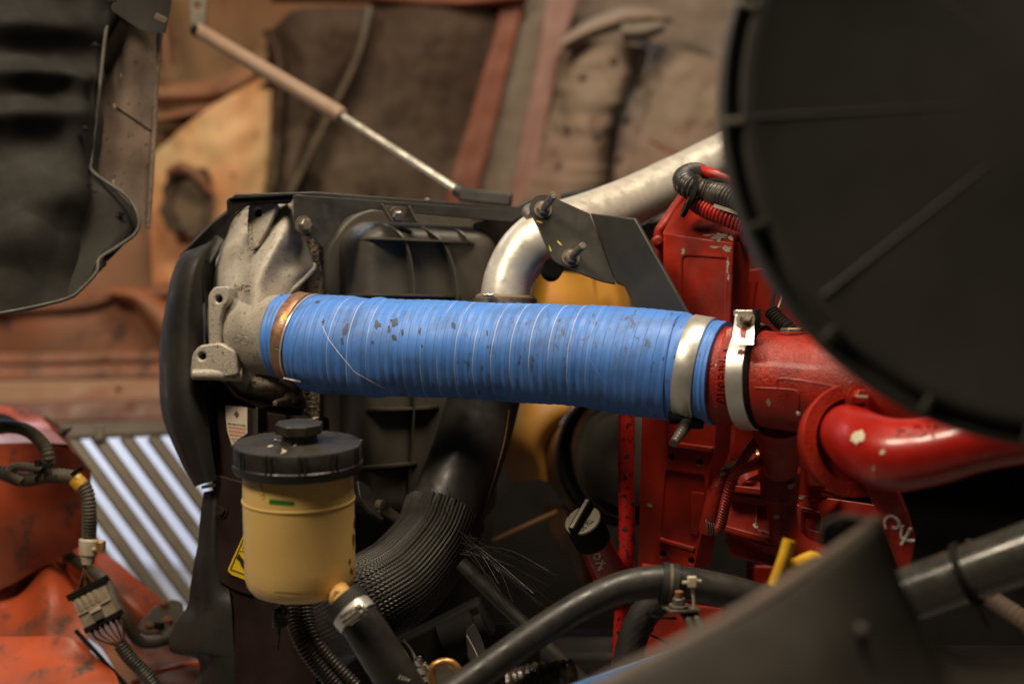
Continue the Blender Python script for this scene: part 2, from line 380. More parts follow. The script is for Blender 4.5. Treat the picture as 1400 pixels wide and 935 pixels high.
M['disc'] = mat('charcoal_plastic_cover', (0.042, 0.041, 0.037), (0.056, 0.054, 0.048), 0.6, sc=5, bump=0.15, dust=(0.07, 0.065, 0.052), dust_amt=0.3, spots=(0.09, 0.08, 0.065), spot_sc=170, spot_lo=0.7, spot_hi=0.74)
M['fg'] = mat('grey_foreground_panel', (0.046, 0.041, 0.034), (0.06, 0.053, 0.044), 0.65, spec=0.2, dust=(0.1, 0.085, 0.065), dust_amt=0.3, sc=9)
M['white'] = mat('ivory_plastic', (0.62, 0.54, 0.4), (0.5, 0.42, 0.3), 0.45, sc=60, dust=(0.3, 0.2, 0.12), dust_amt=0.5)
M['conn'] = mat('grey_connector_plastic', (0.38, 0.32, 0.23), (0.3, 0.24, 0.17), 0.5, sc=60, dust=(0.2, 0.12, 0.07), dust_amt=0.5)
M['bluep'] = mat('blue_painted_strip', (0.06, 0.25, 0.6), (0.05, 0.2, 0.5), 0.35, sc=40, spots=(0.1, 0.05, 0.04), spot_sc=70, spot_lo=0.6, spot_hi=0.66)
M['brass'] = mat('brass_clip', (0.45, 0.22, 0.07), (0.5, 0.28, 0.1), 0.35, 0.7, sc=60)
M['slat'] = mat('grey_grille_slat', (0.17, 0.145, 0.11), (0.21, 0.18, 0.14), 0.5, 0.2, sc=12)
M['slatd'] = mat('dark_grille_frame', (0.1, 0.08, 0.06), (0.14, 0.11, 0.08), 0.5, sc=12)
M['wall'] = mat('pale_workshop_wall', (0.7, 0.72, 0.8), (0.75, 0.77, 0.85), 0.7, sc=2)
M['floor'] = mat('workshop_concrete', (0.2, 0.19, 0.18), (0.24, 0.22, 0.2), 0.7, sc=3)
M['dark'] = mat('black_parts_and_bay_shade', (0.006, 0.005, 0.0045), (0.010, 0.008, 0.006), 0.75, spec=0.15, sc=8)  # black parts, and plates painting the shade deep in the bay
M['hinge'] = mat('dirty_hinge_steel', (0.09, 0.075, 0.055), (0.13, 0.11, 0.08), 0.6, 0.2, sc=40, spots=(0.2, 0.14, 0.09), spot_sc=120)
M['rust'] = mat('rust_bolt', (0.26, 0.1, 0.045), (0.18, 0.07, 0.035), 0.7, sc=80)
M['strutm'] = mat('dusty_strut_paint', (0.28, 0.19, 0.13), (0.24, 0.15, 0.1), 0.5, sc=20, dust=(0.3, 0.22, 0.15), dust_amt=0.5)
M['rod'] = mat('polished_rod', (0.75, 0.7, 0.6), (0.8, 0.75, 0.65), 0.3, 0.6)
M['plate'] = mat('black_bracket_paint', (0.038, 0.035, 0.029), (0.048, 0.044, 0.036), 0.42, sc=12, dust=(0.1, 0.085, 0.06), dust_amt=0.2, spots=(0.2, 0.17, 0.12), spot_sc=300, spot_lo=0.73, spot_hi=0.76, bump=0.12)
M['copwire'] = mat('tan_wire', (0.45, 0.28, 0.12), None, 0.5)
M['chalk'] = mat('white_paint_marker', (0.72, 0.66, 0.62), None, 0.6)
M['strand'] = mat('frayed_black_strand', (0.016, 0.014, 0.011), (0.028, 0.024, 0.018), 0.45, sc=60)
# the blue hose: wrapped helical ply with white tracer threads
def hose_mat():
    t = NT('blue_silicone_hose'); uv = t.n('ShaderNodeSeparateXYZ'); t.l(t.co.outputs['UV'], uv.inputs[0])
    ph = t.math('ADD', t.math('DIVIDE', uv.outputs[0], 0.0212), uv.outputs[1])
    wob = t.noise(9, 3); ph = t.math('ADD', ph, t.math('MULTIPLY', t.math('SUBTRACT', wob, 0.5), 0.35))
    fr = t.math('FRACT', ph)
    n1 = t.noise(14, 5, 0.6); col = t.mix(t.ramp(n1, 0.3, 0.7), (0.098, 0.275, 0.78), (0.072, 0.23, 0.70))
    dn = t.noise(17, 8, 0.72, stretch=(1, 2.2, 1)); col = t.mix(t.ramp(dn, 0.47, 0.70, 0, 0.7), col, (0.07, 0.115, 0.23))
    sm = t.noise(55, 5, 0.65, stretch=(2.2, 1, 1)); sm2 = t.noise(7, 2)
    smf = t.math('MULTIPLY', t.ramp(sm, 0.58, 0.66), t.ramp(sm2, 0.5, 0.6)); col = t.mix(t.math('MULTIPLY', smf, 0.8), col, (0.05, 0.055, 0.08))
    d1 = t.ramp(t.math('ABSOLUTE', t.math('SUBTRACT', t.math('FRACT', t.math('MULTIPLY', ph, 2)), 0.5)), 0.0, 0.035, 1, 0)
    col = t.mix(t.math('MULTIPLY', d1, 0.55), col, (0.03, 0.08, 0.22))
    th = t.ramp(t.math('ABSOLUTE', t.math('SUBTRACT', fr, 0.5)), 0.012, 0.03, 1, 0)
    brk = t.ramp(t.noise(13, 3), 0.40, 0.5); rng = t.math('MULTIPLY', t.ramp(uv.outputs[0], 0.06, 0.10), t.ramp(uv.outputs[0], 0.35, 0.41, 1, 0))
    col = t.mix(t.math('MULTIPLY', t.math('MULTIPLY', th, brk), t.math('MULTIPLY', rng, 0.75)), col, (0.55, 0.6, 0.66))
    fine = t.math('SINE', t.math('MULTIPLY', uv.outputs[0], 5200)); nb = t.noise(500, 2)
    nm = t.bump(fine, 0.10, 0.0003); nm = t.bump(nb, 0.15, 0.0003, nm); nm = t.bump(d1, 0.5, 0.0006, nm); nm = t.bump(th, -0.4, 0.0004, nm)
    t.out(col, t.ramp(dn, 0.3, 0.7, 0.38, 0.6), nm); return t.m
M['bluehose'] = hose_mat()
def braid_mat():
    t = NT('braided_sleeve'); uv = t.n('ShaderNodeSeparateXYZ'); t.l(t.co.outputs['UV'], uv.inputs[0])
    vv = t.math('ABSOLUTE', t.math('SUBTRACT', t.math('FRACT', t.math('MULTIPLY', uv.outputs[1], 56)), 0.5))
    a = t.math('SINE', t.math('ADD', t.math('MULTIPLY', uv.outputs[0], 2700), t.math('MULTIPLY', vv, 9)))
    h = t.ramp(a, -0.4, 0.9); n = t.noise(20, 3); k = t.math('MULTIPLY', h, t.ramp(n, 0.35, 0.65, 0.4, 1))
    col = t.mix(k, (0.006, 0.0055, 0.005), (0.09, 0.078, 0.06)); t.out(col, 0.4, t.bump(a, 0.5, 0.0005)); return t.m
M['braid'] = braid_mat()
# ------------------------------------------------------------------ workshop
bm = box(Vector((0, 2, -0.05)), Vector((7, 0, 0)), Vector((0, 7, 0)), Vector((0, 0, 0.05)))
tag(mk('floor', bm, M['floor'], smooth=False), 'grey concrete workshop floor', None, kind='structure')
bm = box(Vector((0, 5.2, 1.9)), Vector((7, 0, 0)), Vector((0, 0.1, 0)), Vector((0, 0, 1.9)))
tag(mk('wall', bm, M['wall'], smooth=False), 'pale blue-white workshop wall seen through the grille', None, kind='structure')
# ------------------------------------------------------------------ bolts shared
def hexbolt(r, h, wash=1.5, stud=0):
    bm = bmesh.new(); o = Vector((0, 0, 0))
    lathe(o, Z, [(0, 0), (0, r * wash), (h * 0.22, r * wash), (h * 0.22, r * 0.9)], 24, bm)
    lathe(o, Z, [(h * 0.22, r), (h * 0.9, r), (h, r * 0.85), (h, 0)], 6, bm)
    if stud: lathe(o, Z, [(h * 0.9, r * 0.5), (stud * 0.95, r * 0.5), (stud, r * 0.42), (stud, 0)], 16, bm, fn=lambda hh, th: 0)
    return bm
def bolt_at(pos, nrm, r, h, mt, parent, name='bolt', wash=1.5, stud=0, rot=0.0, label=None):
    bm = hexbolt(r, h, wash, stud); bm.transform(Matrix.Translation(pos) @ Mat(Vector((0, 0, 0)), nrm) @ Matrix.Rotation(rot, 4, 'Z'))
    return mk(name, bm, mt, parent, ang=25, label=label)
# ------------------------------------------------------------------ hood (tilted up behind)
P0 = P
def P(px, py, d): return P0(px, py, d * 1.24)
hood = thing('hood', 'tilted-up truck hood inside filling the background, rusty orange and sooty', 'truck hood', P(560, 250, 2.5))
def nz(sc, amp, seed=0): return lambda u, v, p: (noise.noise(p * sc + Vector((seed, 0, 0)))) * amp
def hooddisp(u, v, p): return noise.noise(p * 5) * 0.010 + noise.noise(p * 17) * 0.003
mk('inner_skin', grid([[(-120, -160, 2.25), (-120, 200, 2.35), (-120, 480, 2.4)], [(200, -160, 2.3), (220, 200, 2.42), (230, 480, 2.42)], [(480, -160, 2.55), (500, 200, 2.6), (480, 480, 2.5)], [(760, -160, 2.6), (760, 200, 2.62), (760, 480, 2.6)], [(1100, -160, 2.5), (1100, 200, 2.55), (1100, 480, 2.6)]], 110, 60, 0.006, hooddisp), M['tan'], hood, bv='skin')
M['lip'] = mat('faded_orange_lip', (0.36, 0.11, 0.04), (0.3, 0.15, 0.08), 0.6, sc=9)
# tan beams on the left
def strip(name, pts, wpx, d, mt, th=0.02, parent=None, disp=None):
    """soft edged raised strip following a px centreline, wpx wide each side (perpendicular offset)"""
    top, mid, bot = [], [], []; n = len(pts)
    for i, (x, y) in enumerate(pts):
        a = Vector(pts[max(0, i - 1)]); b = Vector(pts[min(n - 1, i + 1)]); t = (b - a).normalized(); nn = Vector((-t.y, t.x))
        wv = wpx[i] if isinstance(wpx, list) else wpx
        dd = d[i] if isinstance(d, list) else d
        top.append((x + nn.x * wv, y + nn.y * wv, dd + th)); mid.append((x, y, dd - th * 0.3)); bot.append((x - nn.x * wv, y - nn.y * wv, dd + th))
    q = [top, [((a[0] + b[0]) / 2, (a[1] + b[1]) / 2, dd2) for a, b, dd2 in zip(top, mid, [m[2] + th * 0.25 for m in mid])], mid, [((a[0] + b[0]) / 2, (a[1] + b[1]) / 2, m2) for a, b, m2 in zip(bot, mid, [m[2] + th * 0.25 for m in mid])], bot]
    return mk(name, grid(q, 16, 40, 0.012, disp), mt, parent)
strip('rib', [(205, 128), (290, 124), (345, 98), (372, 60)], 16, 2.34, M['tan'], 0.018, hood)
strip('rib', [(205, 164), (270, 152), (330, 134), (368, 108)], 7, 2.34, M['tan'], 0.018, hood)
strip('rib', [(212, -30), (222, 30), (228, 90)], 10, 2.3, M['hoodor'], 0.02, hood)
M['olive'] = mat('dark_olive_backing', (0.09, 0.06, 0.03), (0.14, 0.09, 0.05), 0.7, sc=14)
M['canvas'] = mat('sooty_canvas_strip', (0.15, 0.12, 0.09), (0.23, 0.19, 0.14), 0.8, sc=9, dust=(0.07, 0.03, 0.02), dust_amt=0.8, stretch=(1, 1, .5))
def flat(name, pts, hw, d, mt, parent, th=.007):
    q = []
    for k, dd in ((-1, th), (-.9, 0), (0, 0), (.9, 0), (1, th)):
        row = []
        for i, (x, y) in enumerate(pts):
            a = Vector(pts[max(0, i - 1)]); b = Vector(pts[min(len(pts) - 1, i + 1)]); t = (b - a).normalized()
            row.append((x - t.y * hw[i] * k, y + t.x * hw[i] * k, d + dd))
        q.append(row)
    return mk(name, grid(q, 16, 40, 0.010, lambda u, v, p: noise.noise(p * 24) * 0.003, True), mt, parent)
# rust-spotted patch with the bright lit area painted in, and the dark ragged hole
mk('lit_patch', grid([[(205, 215, 2.36), (205, 300, 2.36), (210, 400, 2.36)], [(262, 165, 2.31), (262, 250, 2.32), (262, 390, 2.35)], [(318, 128, 2.30), (325, 230, 2.31), (318, 340, 2.35)], [(372, 100, 2.36), (384, 200, 2.36), (368, 330, 2.37)]], 50, 50, 0.01, lambda u, v, p: noise.noise(p * 22) * 0.006), mat('pale_lit_orange', (0.78, 0.55, 0.29), (0.7, 0.4, 0.18), 0.6, sc=7, dust=(0.6, 0.16, 0.07), dust_amt=0.8, spots=(0.16, 0.08, 0.04), spot_sc=30, spot_lo=0.62, spot_hi=0.69, bump=0.4), hood)
pl = plane3((200, 200, 2.295), (320, 200, 2.295), (250, 330, 2.295))
mk('ragged_hole_edge', plate(blob(255, 272, 36, 50, 5, 22, 0.16), pl, 0.01, holes=[blob(258, 276, 22, 34, 9, 18, 0.14)]), M['pad'], hood, bevel=0.003)
mk('hole_backing', plate(blob(256, 275, 30, 42, 6, 18, 0.1), (pl[0] + FW * 0.008, pl[1]), 0.004), M['olive'], hood)
mk('lever', tube([P(228, 238, 2.28), P(248, 228, 2.27), P(268, 240, 2.27), P(286, 262, 2.28)], [0.006, 0.010, 0.011, 0.007]), M['hoodor'], hood)
strip('torn_edge', [(368, 40), (384, 100), (380, 170), (374, 240), (352, 330)], [11, 10, 7, 8, 9], 2.3, M['pad'], 0.02, hood, lambda u, v, p: noise.noise(p * 50) * 0.008)
# sooty pads
def padg(name, rows, mt, sc=9, amp=0.02, th=0.02, a2=0.004):
    return mk(name, grid(rows, 50, 50, th, lambda u, v, p: noise.noise(p * sc) * amp * .45 + noise.noise(p * 34) * a2), mt, hood)
padg('insulation_pad', [[(376, 36, 2.34), (376, 100, 2.34), (366, 200, 2.35), (346, 285, 2.37)], [(410, 12, 2.3), (425, 95, 2.3), (410, 180, 2.32), (385, 285, 2.34)], [(505, 10, 2.34), (480, 95, 2.34), (430, 190, 2.35), (392, 300, 2.36)]], M['pad'])
padg('insulation_pad', [[(508, 6, 2.36), (485, 95, 2.36), (435, 190, 2.37), (385, 300, 2.38)], [(600, -5, 2.34), (570, 100, 2.35), (520, 200, 2.36), (490, 300, 2.38)], [(705, 0, 2.38), (668, 110, 2.38), (640, 200, 2.39), (615, 300, 2.4)]], M['pad'], amp=0.015)
strip('seam_strip', [(508, 12), (484, 90), (436, 186), (392, 275)], [6, 6, 6, 6], 2.31, mat('dusty_seam_tape', (0.15, 0.11, 0.07), (0.09, 0.065, 0.045), 0.7, sc=30), 0.012, hood)
strip('top_edge_strip', [(370, -8), (500, -6), (620, 2), (720, -8)], 12, 2.34, M['redstrip'], 0.02, hood)
flat('red_strip', [(708, -20), (688, 60), (664, 150), (636, 250), (628, 290)], [14, 15, 18, 20, 20], 2.365, M['redstrip'], hood)
flat('canvas_strip', [(738, -20), (720, 60), (702, 150), (678, 250), (670, 290)], [18, 21, 23, 27, 28], 2.385, M['canvas'], hood)
flat('pink_beam', [(775, -30), (755, 60), (736, 150), (718, 250), (712, 300)], [24, 16, 14, 16, 18], 2.37, M['pink'], hood)
padg('backing_sheet', [[(760, -60, 2.44), (755, 100, 2.44), (740, 320, 2.45)], [(880, -60, 2.46), (880, 100, 2.46), (880, 320, 2.46)], [(1040, -60, 2.44), (1040, 100, 2.44), (1040, 320, 2.45)]], M['grey'], 8, 0.03)
wr = lambda u, v, p: noise.noise(Vector((p.x * 9, p.z * 42, 3))) * 0.007 + noise.noise(p * 12) * 0.012
mk('quilted_pad', grid([[(768, 62, 2.38), (758, 110, 2.38), (742, 180, 2.38), (728, 230, 2.38), (712, 290, 2.38)], [(800, 58, 2.33), (795, 110, 2.33), (785, 180, 2.33), (772, 230, 2.33), (765, 290, 2.33)], [(850, 60, 2.33), (850, 110, 2.33), (825, 180, 2.33), (812, 230, 2.33), (806, 290, 2.33)], [(878, 66, 2.37), (874, 100, 2.38), (846, 160, 2.38), (834, 215, 2.38), (830, 290, 2.38)]], 60, 90, 0.012, wr), M['beige'], hood, bv='quilt')
for i, (x, y) in enumerate(((782, 84), (797, 107), (776, 178), (815, 188), (764, 228), (838, 84))):
    p, n = cast(x, y, 'quilt')
    if p: mk('rivet', lathe(p, n, [(-0.004, 0.008), (0.002, 0.008), (0.005, 0.005), (0.006, 0)], 14), M['pad'], hood)
strip('rolled_flap', [(768, 62), (800, 44), (850, 26), (885, 22), (920, 26)], [8, 12, 14, 12, 5], 2.30, M['beige'], 0.03, hood)
strip('rolled_flap_end', [(850, 42), (880, 40), (908, 34)], [17, 16, 9], 2.29, mat('dark_worn_rubber_flap', (0.12, 0.1, 0.08), (0.2, 0.16, 0.12), 0.5, sc=12), 0.025, hood)
padg('heat_shield', [[(874, 52, 2.40), (848, 160, 2.4), (832, 300, 2.41)], [(940, 72, 2.36), (930, 170, 2.36), (920, 300, 2.37)], [(1030, 96, 2.38), (1030, 170, 2.38), (1030, 300, 2.38)]], M['beige'], 6, 0.012)
for x, y in ((876, 114), (857, 165), (847, 219)):
    mk('rivet', lathe(P(x, y, 2.35), -FW, [(-0.01, 0.007), (0.002, 0.007), (0.004, 0.004), (0.004, 0)], 14), M['pad'], hood)
mk('rope_seam', tube([P(882, 68, 2.33), P(878, 92, 2.32), P(862, 120, 2.32), P(846, 155, 2.32), P(836, 195, 2.32), P(830, 290, 2.33)], 0.0045), M['dark'], hood)
mk('red_rod', tube([P(888, 193, 2.3), P(940, 218, 2.26)], 0.003), M['redstrip'], hood)
strip('upper_lip', [(-60, 425), (100, 418), (170, 402), (235, 400)], [10, 12, 8, 14], 2.3, M['hoodor'], 0.03, hood)
# lower left hood: brown orange sheet and horizontal beams
mk('lower_skin', grid([[(-80, 395, 2.36), (-80, 440, 2.33), (-80, 582, 2.33)], [(60, 395, 2.34), (60, 440, 2.31), (60, 580, 2.33)], [(150, 395, 2.32), (160, 440, 2.31), (160, 578, 2.33)], [(300, 395, 2.34), (300, 440, 2.31), (300, 570, 2.33)]], 60, 40, 0.01, lambda u, v, p: noise.noise(p * 8) * 0.012), M['hoodor'], hood)
strip('corner_lip', [(150, 400), (185, 405), (215, 430), (250, 470)], [6, 14, 22, 26], 2.27, M['lip'], 0.03, hood)
for y, hw, dd, mt, th in ((492, 7, 2.27, 'hoodor', 0.008), (512, 9, 2.25, 'hoodor', 0.012), (538, 14, 2.22, 'wood', 0.012), (565, 14, 2.21, 'redbeam', 0.01)):
    if mt == 'wood': M['wood'] = mat('worn_tan_beam', (0.36, 0.22, 0.12), (0.3, 0.14, 0.08), 0.6, sc=10, dust=(0.3, 0.08, 0.05), dust_amt=0.5)
    if mt == 'redbeam': M['redbeam'] = mat('brown_red_beam', (0.2, 0.075, 0.045), (0.14, 0.06, 0.04), 0.5, sc=10)
    bm = bar(P(-60, y + 3, dd), P(330, y - 7, dd + 0.06), hw * 2.3 * S(dd * 1.24), 0.03, -FW + Z * 0.3)
    mk('crossbeam', bm, M[mt], hood, bevel=0.005, smooth=True)
mk('lower_lip', tube([P(-60, 586, 2.2), P(150, 582, 2.22), P(330, 570, 2.26)], 0.008), M['redbeam'], hood)
bolt_at(P(147, 489, 2.24), -FW, 0.004, 0.004, M['rust'], hood, 'screw')
bolt_at(P(162, 531, 2.19), -FW, 0.005, 0.004, M['rust'], hood, 'screw')
# ------------------------------------------------------------------ grille
P = P0
gr = thing('grille', 'truck grille of slanted grey slats with bright gaps, behind the orange fender', 'grille', P(190, 830, 2.3))
gp = plane3((100, 600, 2.26), (280, 600, 2.30), (190, 840, 2.22))
N_ = gp[1]
for i in range(-6, 9):
    x0 = 99 + 37.6 * i
    a = onp(x0 - 4, 596, gp); b = onp(x0 + 190, 596 + 262, gp)
    a = a + RT * random.uniform(-.0015, .0015); b = b + RT * random.uniform(-.002, .002); t = (b - a).normalized(); sd = t.cross(N_).normalized()
    if sd.x < 0: sd = -sd
    bm = bmesh.new(); prof = []; wd = 0.0094
    # thin front nose and a deeper tail: an L shaped slat
    for c in (a, b):
        prof.append([c + sd * q[0] * wd + N_ * q[1] for q in ((-1.15, -0.004), (-0.75, 0.006), (0.7, 0.006), (1.1, -0.002), (1.1, -0.022), (0.8, -0.022), (0.8, -0.008), (-1.0, -0.010))])
    v0 = [bm.verts.new(p) for p in prof[0]]; v1 = [bm.verts.new(p) for p in prof[1]]
    for k in range(8): bm.faces.new((v0[k], v0[(k + 1) % 8], v1[(k + 1) % 8], v1[k]))
    bm.faces.new(v0[::-1]); bm.faces.new(v1)
    mk('slat', bm, M['slat'], gr, smooth=False)
mk('top_rail', bar(onp(40, 597, gp), onp(330, 586, gp), 0.012, 0.02, N_), M['slatd'], gr, bevel=0.002)
mk('top_rail', bar(onp(40, 588, (gp[0] + FW * 0.02, gp[1])), onp(330, 577, (gp[0] + FW * 0.02, gp[1])), 0.014, 0.02, N_), M['slatd'], gr, bevel=0.002)
mk('grille_clip', bar(onp(137, 580, gp) + N_ * 0.01, onp(137, 604, gp) + N_ * 0.01, 0.014, 0.01, N_), M['slatd'], gr, bevel=0.002)
# ------------------------------------------------------------------ gas strut
st = thing('gas_strut', 'dusty brown gas strut with bright rod propping the hood', 'gas strut', P(460, 155, 2.1))
A, B_, C_ = P(268, 40, 2.18), P(470, 160, 2.06), P(632, 264, 1.96)
ax = (B_ - A).normalized()
mk('cylinder', lathe(A, ax, [(0, 0.004), (0.004, 0.011), ((B_ - A).length - 0.012, 0.0125), ((B_ - A).length - 0.004, 0.0115), ((B_ - A).length, 0.006), ((B_ - A).length, 0)], 32), M['strutm'], st)
mk('rod', tube([B_, C_], 0.0052, seg=16), M['rod'], st)
mk('end_socket', lathe(C_, (C_ - B_), [(-0.012, 0.006), (-0.01, 0.01), (0.008, 0.01), (0.01, 0)], 20), M['blk'], st)
mk('end_fitting', bar(P(628, 266, 1.955), P(700, 274, 1.94), 0.019, 0.012, -FW), M['blk'], st, bevel=0.003)
mk('ball_joint', lathe(P(268, 42, 2.175), -FW, [(-0.02, 0.009), (0.004, 0.009), (0.01, 0.005), (0.011, 0)], 16), M['dark'], st)
mk('mounting_strap', plate([(258, -20), (283, -20), (281, 34), (262, 36)], plane3((258, 0, 2.19), (283, 0, 2.19), (270, 40, 2.19)), 0.008, holes=[circ(270, 8, 5)]), M['hinge'], st, bevel=0.001)
# ------------------------------------------------------------------ moulded liner, top left
ln = thing('hood_liner', 'moulded black hood liner sheet hanging at the upper left', 'liner', P(100, 300, 1.75))
def lump(u, v, p):
    a = noise.noise(Vector((p.x * 9, p.z * 13, 2))) * 0.03
    r = 0
    for (cx, cy, sx, sy, am) in ((30, 40, 90, 22, .025), (40, 105, 80, 18, .028), (30, 160, 90, 22, .025), (95, 120, 16, 22, .02), (95, 190, 24, 60, .018), (60, 265, 60, 40, .03), (20, 330, 55, 40, .025), (130, 330, 25, 60, -.01)):
        q = proj(p); r += am * math.exp(-((q[0] - cx) / sx) ** 2 - ((q[1] - cy) / sy) ** 2)
    return a * 0.35 + r + abs(noise.noise(Vector((p.x * 16, p.z * 18, 5)))) * 0.009 + noise.noise(Vector((p.x * 45, p.z * 50, 5))) * 0.001
rowsL = [[(-160, -60, 1.68), (-160, 120, 1.66), (-160, 280, 1.66), (-160, 440, 1.62)],
         [(0, -60, 1.72), (0, 120, 1.70), (0, 290, 1.68), (0, 430, 1.64)],
         [(70, -60, 1.75), (75, 120, 1.75), (80, 290, 1.72), (60, 418, 1.66)],
         [(120, -60, 1.78), (115, 120, 1.79), (120, 290, 1.76), (95, 409, 1.68)],
         [(238, -60, 1.80), (146, 50, 1.81), (126, 232, 1.79), (100, 406, 1.70)]]
mk('moulded_sheet', grid(rowsL, 80, 110, 0.005, lump, True), M['liner'], ln, bv='liner', ang=60)
mk('lower_corner', grid([[(90, 240, 1.76), (90, 330, 1.74), (92, 406, 1.68)], [(126, 232, 1.755), (140, 330, 1.73), (118, 392, 1.69)], [(160, 262, 1.76), (165, 320, 1.74), (130, 372, 1.70)], [(188, 290, 1.77), (189, 315, 1.76), (138, 352, 1.72)]], 40, 40, 0.005, lambda u, v, p: 0.01 * math.sin(3.1 * u) * math.sin(3.1 * v)), M['liner'], ln)
M['edge'] = mat('worn_liner_edge', (0.08, 0.073, 0.056), (0.03, 0.027, 0.02), 0.6, sc=30)
mk('rolled_edge', tube([P(-20, 432, 1.635), P(40, 421, 1.645), (P(92, 408, 1.665)), P(112, 394, 1.68), P(132, 372, 1.69), P(136, 354, 1.70), P(160, 338, 1.72), P(186, 318, 1.735), P(189, 296, 1.74), P(172, 268, 1.745), P(128, 236, 1.75), P(125, 215, 1.77), P(134, 140, 1.785), P(144, 50, 1.795), P(150, 20, 1.80), P(160, 12, 1.80)], 0.0023, seg=10, step=0.004), M['edge'], ln)
for (x, y) in ((130, 62), (116, 176), (166, 292), (117, 253), (150, 2)):
    pos = P(x, y, 1.735); mk('clip_pin', bar(pos - RT * 0.006, pos + RT * 0.008, 0.0018, 0.002), M['dark'], ln)
    mk('clip_head', lathe(pos, -FW, [(-0.004, 0.003), (0.001, 0.0035), (0.003, 0)], 10), M['dark'], ln)
pp = plane3((150, 20, 1.82), (222, 60, 1.86), (180, 300, 1.82))
mk('felt_pad', grid([[(136, 8, 1.84), (126, 90, 1.84), (120, 170, 1.83), (114, 232, 1.82)], [(180, 18, 1.825), (172, 100, 1.825), (165, 190, 1.815), (158, 260, 1.80)], [(222, 42, 1.84), (213, 130, 1.84), (208, 210, 1.835), (202, 312, 1.82)]], 20, 50, 0.006, lambda u, v, p: noise.noise(p * 20) * 0.005), M['brownpad'], ln, bv='felt')
curve_on([(160, 148), (185, 165), (210, 182)], 'felt', 0.0013, 'seam', M['dark'], ln)
curve_on([(163, 20), (180, 30), (200, 38)], 'felt', 0.0016, 'seam', M['dark'], ln)
mk('frayed_edge', tube([P(222, 30, 1.835), P(214, 120, 1.84), P(210, 200, 1.83), P(203, 312, 1.815)], 0.003, seg=8, step=0.002, fn=lambda s, th, L: 0.0012 * noise.noise(Vector((s * 900, th * 2, 0)))), M['brownpad'], ln)
mk('upper_flap', grid([[(155, -30, 1.79), (152, 10, 1.79), (160, 20, 1.79)], [(190, -30, 1.79), (190, 20, 1.79), (195, 42, 1.79)], [(240, -30, 1.8), (232, 20, 1.8), (226, 46, 1.8)]], 16, 16, 0.005), M['liner'], ln)
mk('flap_staple', bar(P(212, 22, 1.78), P(228, 30, 1.785), 0.008, 0.003), M['brownpad'], ln, bevel=0.001)
for (x, y) in ((166, 104), (157, 146), (155, 250), (129, 200)):
    p, n = cast(x, y, 'felt', 0.001)
    if p: mk('staple', bar(p - UP * 0.002, p + UP * 0.003, 0.0012, 0.001), M['chipw'], ln)
# ------------------------------------------------------------------ orange fender, lower left
fd = thing('fender', 'dirty orange fender support at the lower left carrying the wire looms', 'fender', P(60, 800, 1.85))
mk('top_panel', grid([[(-60, 543, 1.98), (-60, 575, 1.95), (-60, 607, 1.90)], [(0, 554, 1.98), (0, 580, 1.95), (0, 606, 1.89)], [(40, 560, 1.98), (50, 583, 1.95), (52, 605, 1.88)], [(62, 571, 1.98), (75, 586, 1.95), (92, 607, 1.88)]], 30, 16, 0.008), M['orange'], fd, bv='ftop')
decal('opening', rnd([(-20, 563), (10, 567), (28, 577), (31, 588), (0, 594), (-20, 594)], 6), 'ftop', M['dark'], fd, off=0.001)
mk('end_chamfer', grid([[(62, 571, 1.98), (92, 607, 1.88)], [(76, 582, 1.98), (109, 632, 1.88)], [(98, 612, 1.99), (123, 645, 1.88)]], 8, 8, 0.008, None, False), M['orange'], fd)
front = [[(-60, 606, 1.90), (-60, 680, 1.90), (-60, 760, 1.92), (-60, 820, 1.93)], [(0, 606, 1.89), (0, 680, 1.89), (0, 750, 1.91), (0, 805, 1.92)], [(60, 606, 1.875), (60, 660, 1.89), (58, 730, 1.90), (55, 776, 1.92)], [(100, 618, 1.87), (104, 660, 1.875), (104, 710, 1.88), (104, 750, 1.90)], [(123, 644, 1.87), (126, 675, 1.875), (129, 710, 1.88), (129, 737, 1.90)]]
mk('front_panel', grid(front, 60, 40, 0.012, lambda u, v, p: noise.noise(p * 16) * 0.0015), M['orange'], fd, bv='ffront')
mk('panel_flange', tube([P(62, 570, 1.975), P(80, 584, 1.965), P(100, 613, 1.955), P(124, 644, 1.935)], 0.0022, seg=8), M['hinge'], fd)
mk('lower_ledge', grid([[(-60, 770, 1.98), (-60, 880, 1.88), (-60, 960, 1.80)], [(20, 800, 1.97), (20, 845, 1.89), (20, 960, 1.80)], [(65, 758, 1.97), (66, 800, 1.88), (66, 880, 1.84), (60, 960, 1.80)], [(108, 790, 1.96), (106, 812, 1.9), (118, 866, 1.86), (140, 960, 1.82)]], 40, 40, 0.01, lambda u, v, p: noise.noise(p * 14) * 0.0015), M['orange'], fd)
mk('inner_wall', grid([[(17, 798, 1.94), (17, 828, 1.94)], [(40, 780, 1.95), (40, 820, 1.97)], [(67, 757, 1.96), (66, 806, 1.98)], [(75, 755, 1.99), (110, 792, 1.99)]], 10, 6, 0.006, None, False), M['hoodor'], fd)
mk('lower_panel', grid([[(-60, 868, 1.83), (-60, 900, 1.80), (-60, 970, 1.74)], [(20, 870, 1.82), (20, 905, 1.79), (20, 970, 1.73)], [(95, 872, 1.80), (100, 905, 1.78), (105, 970, 1.72)], [(140, 905, 1.80), (160, 925, 1.78), (170, 980, 1.72)]], 40, 30, 0.01, lambda u, v, p: noise.noise(p * 14) * 0.0015), M['orange'], fd)
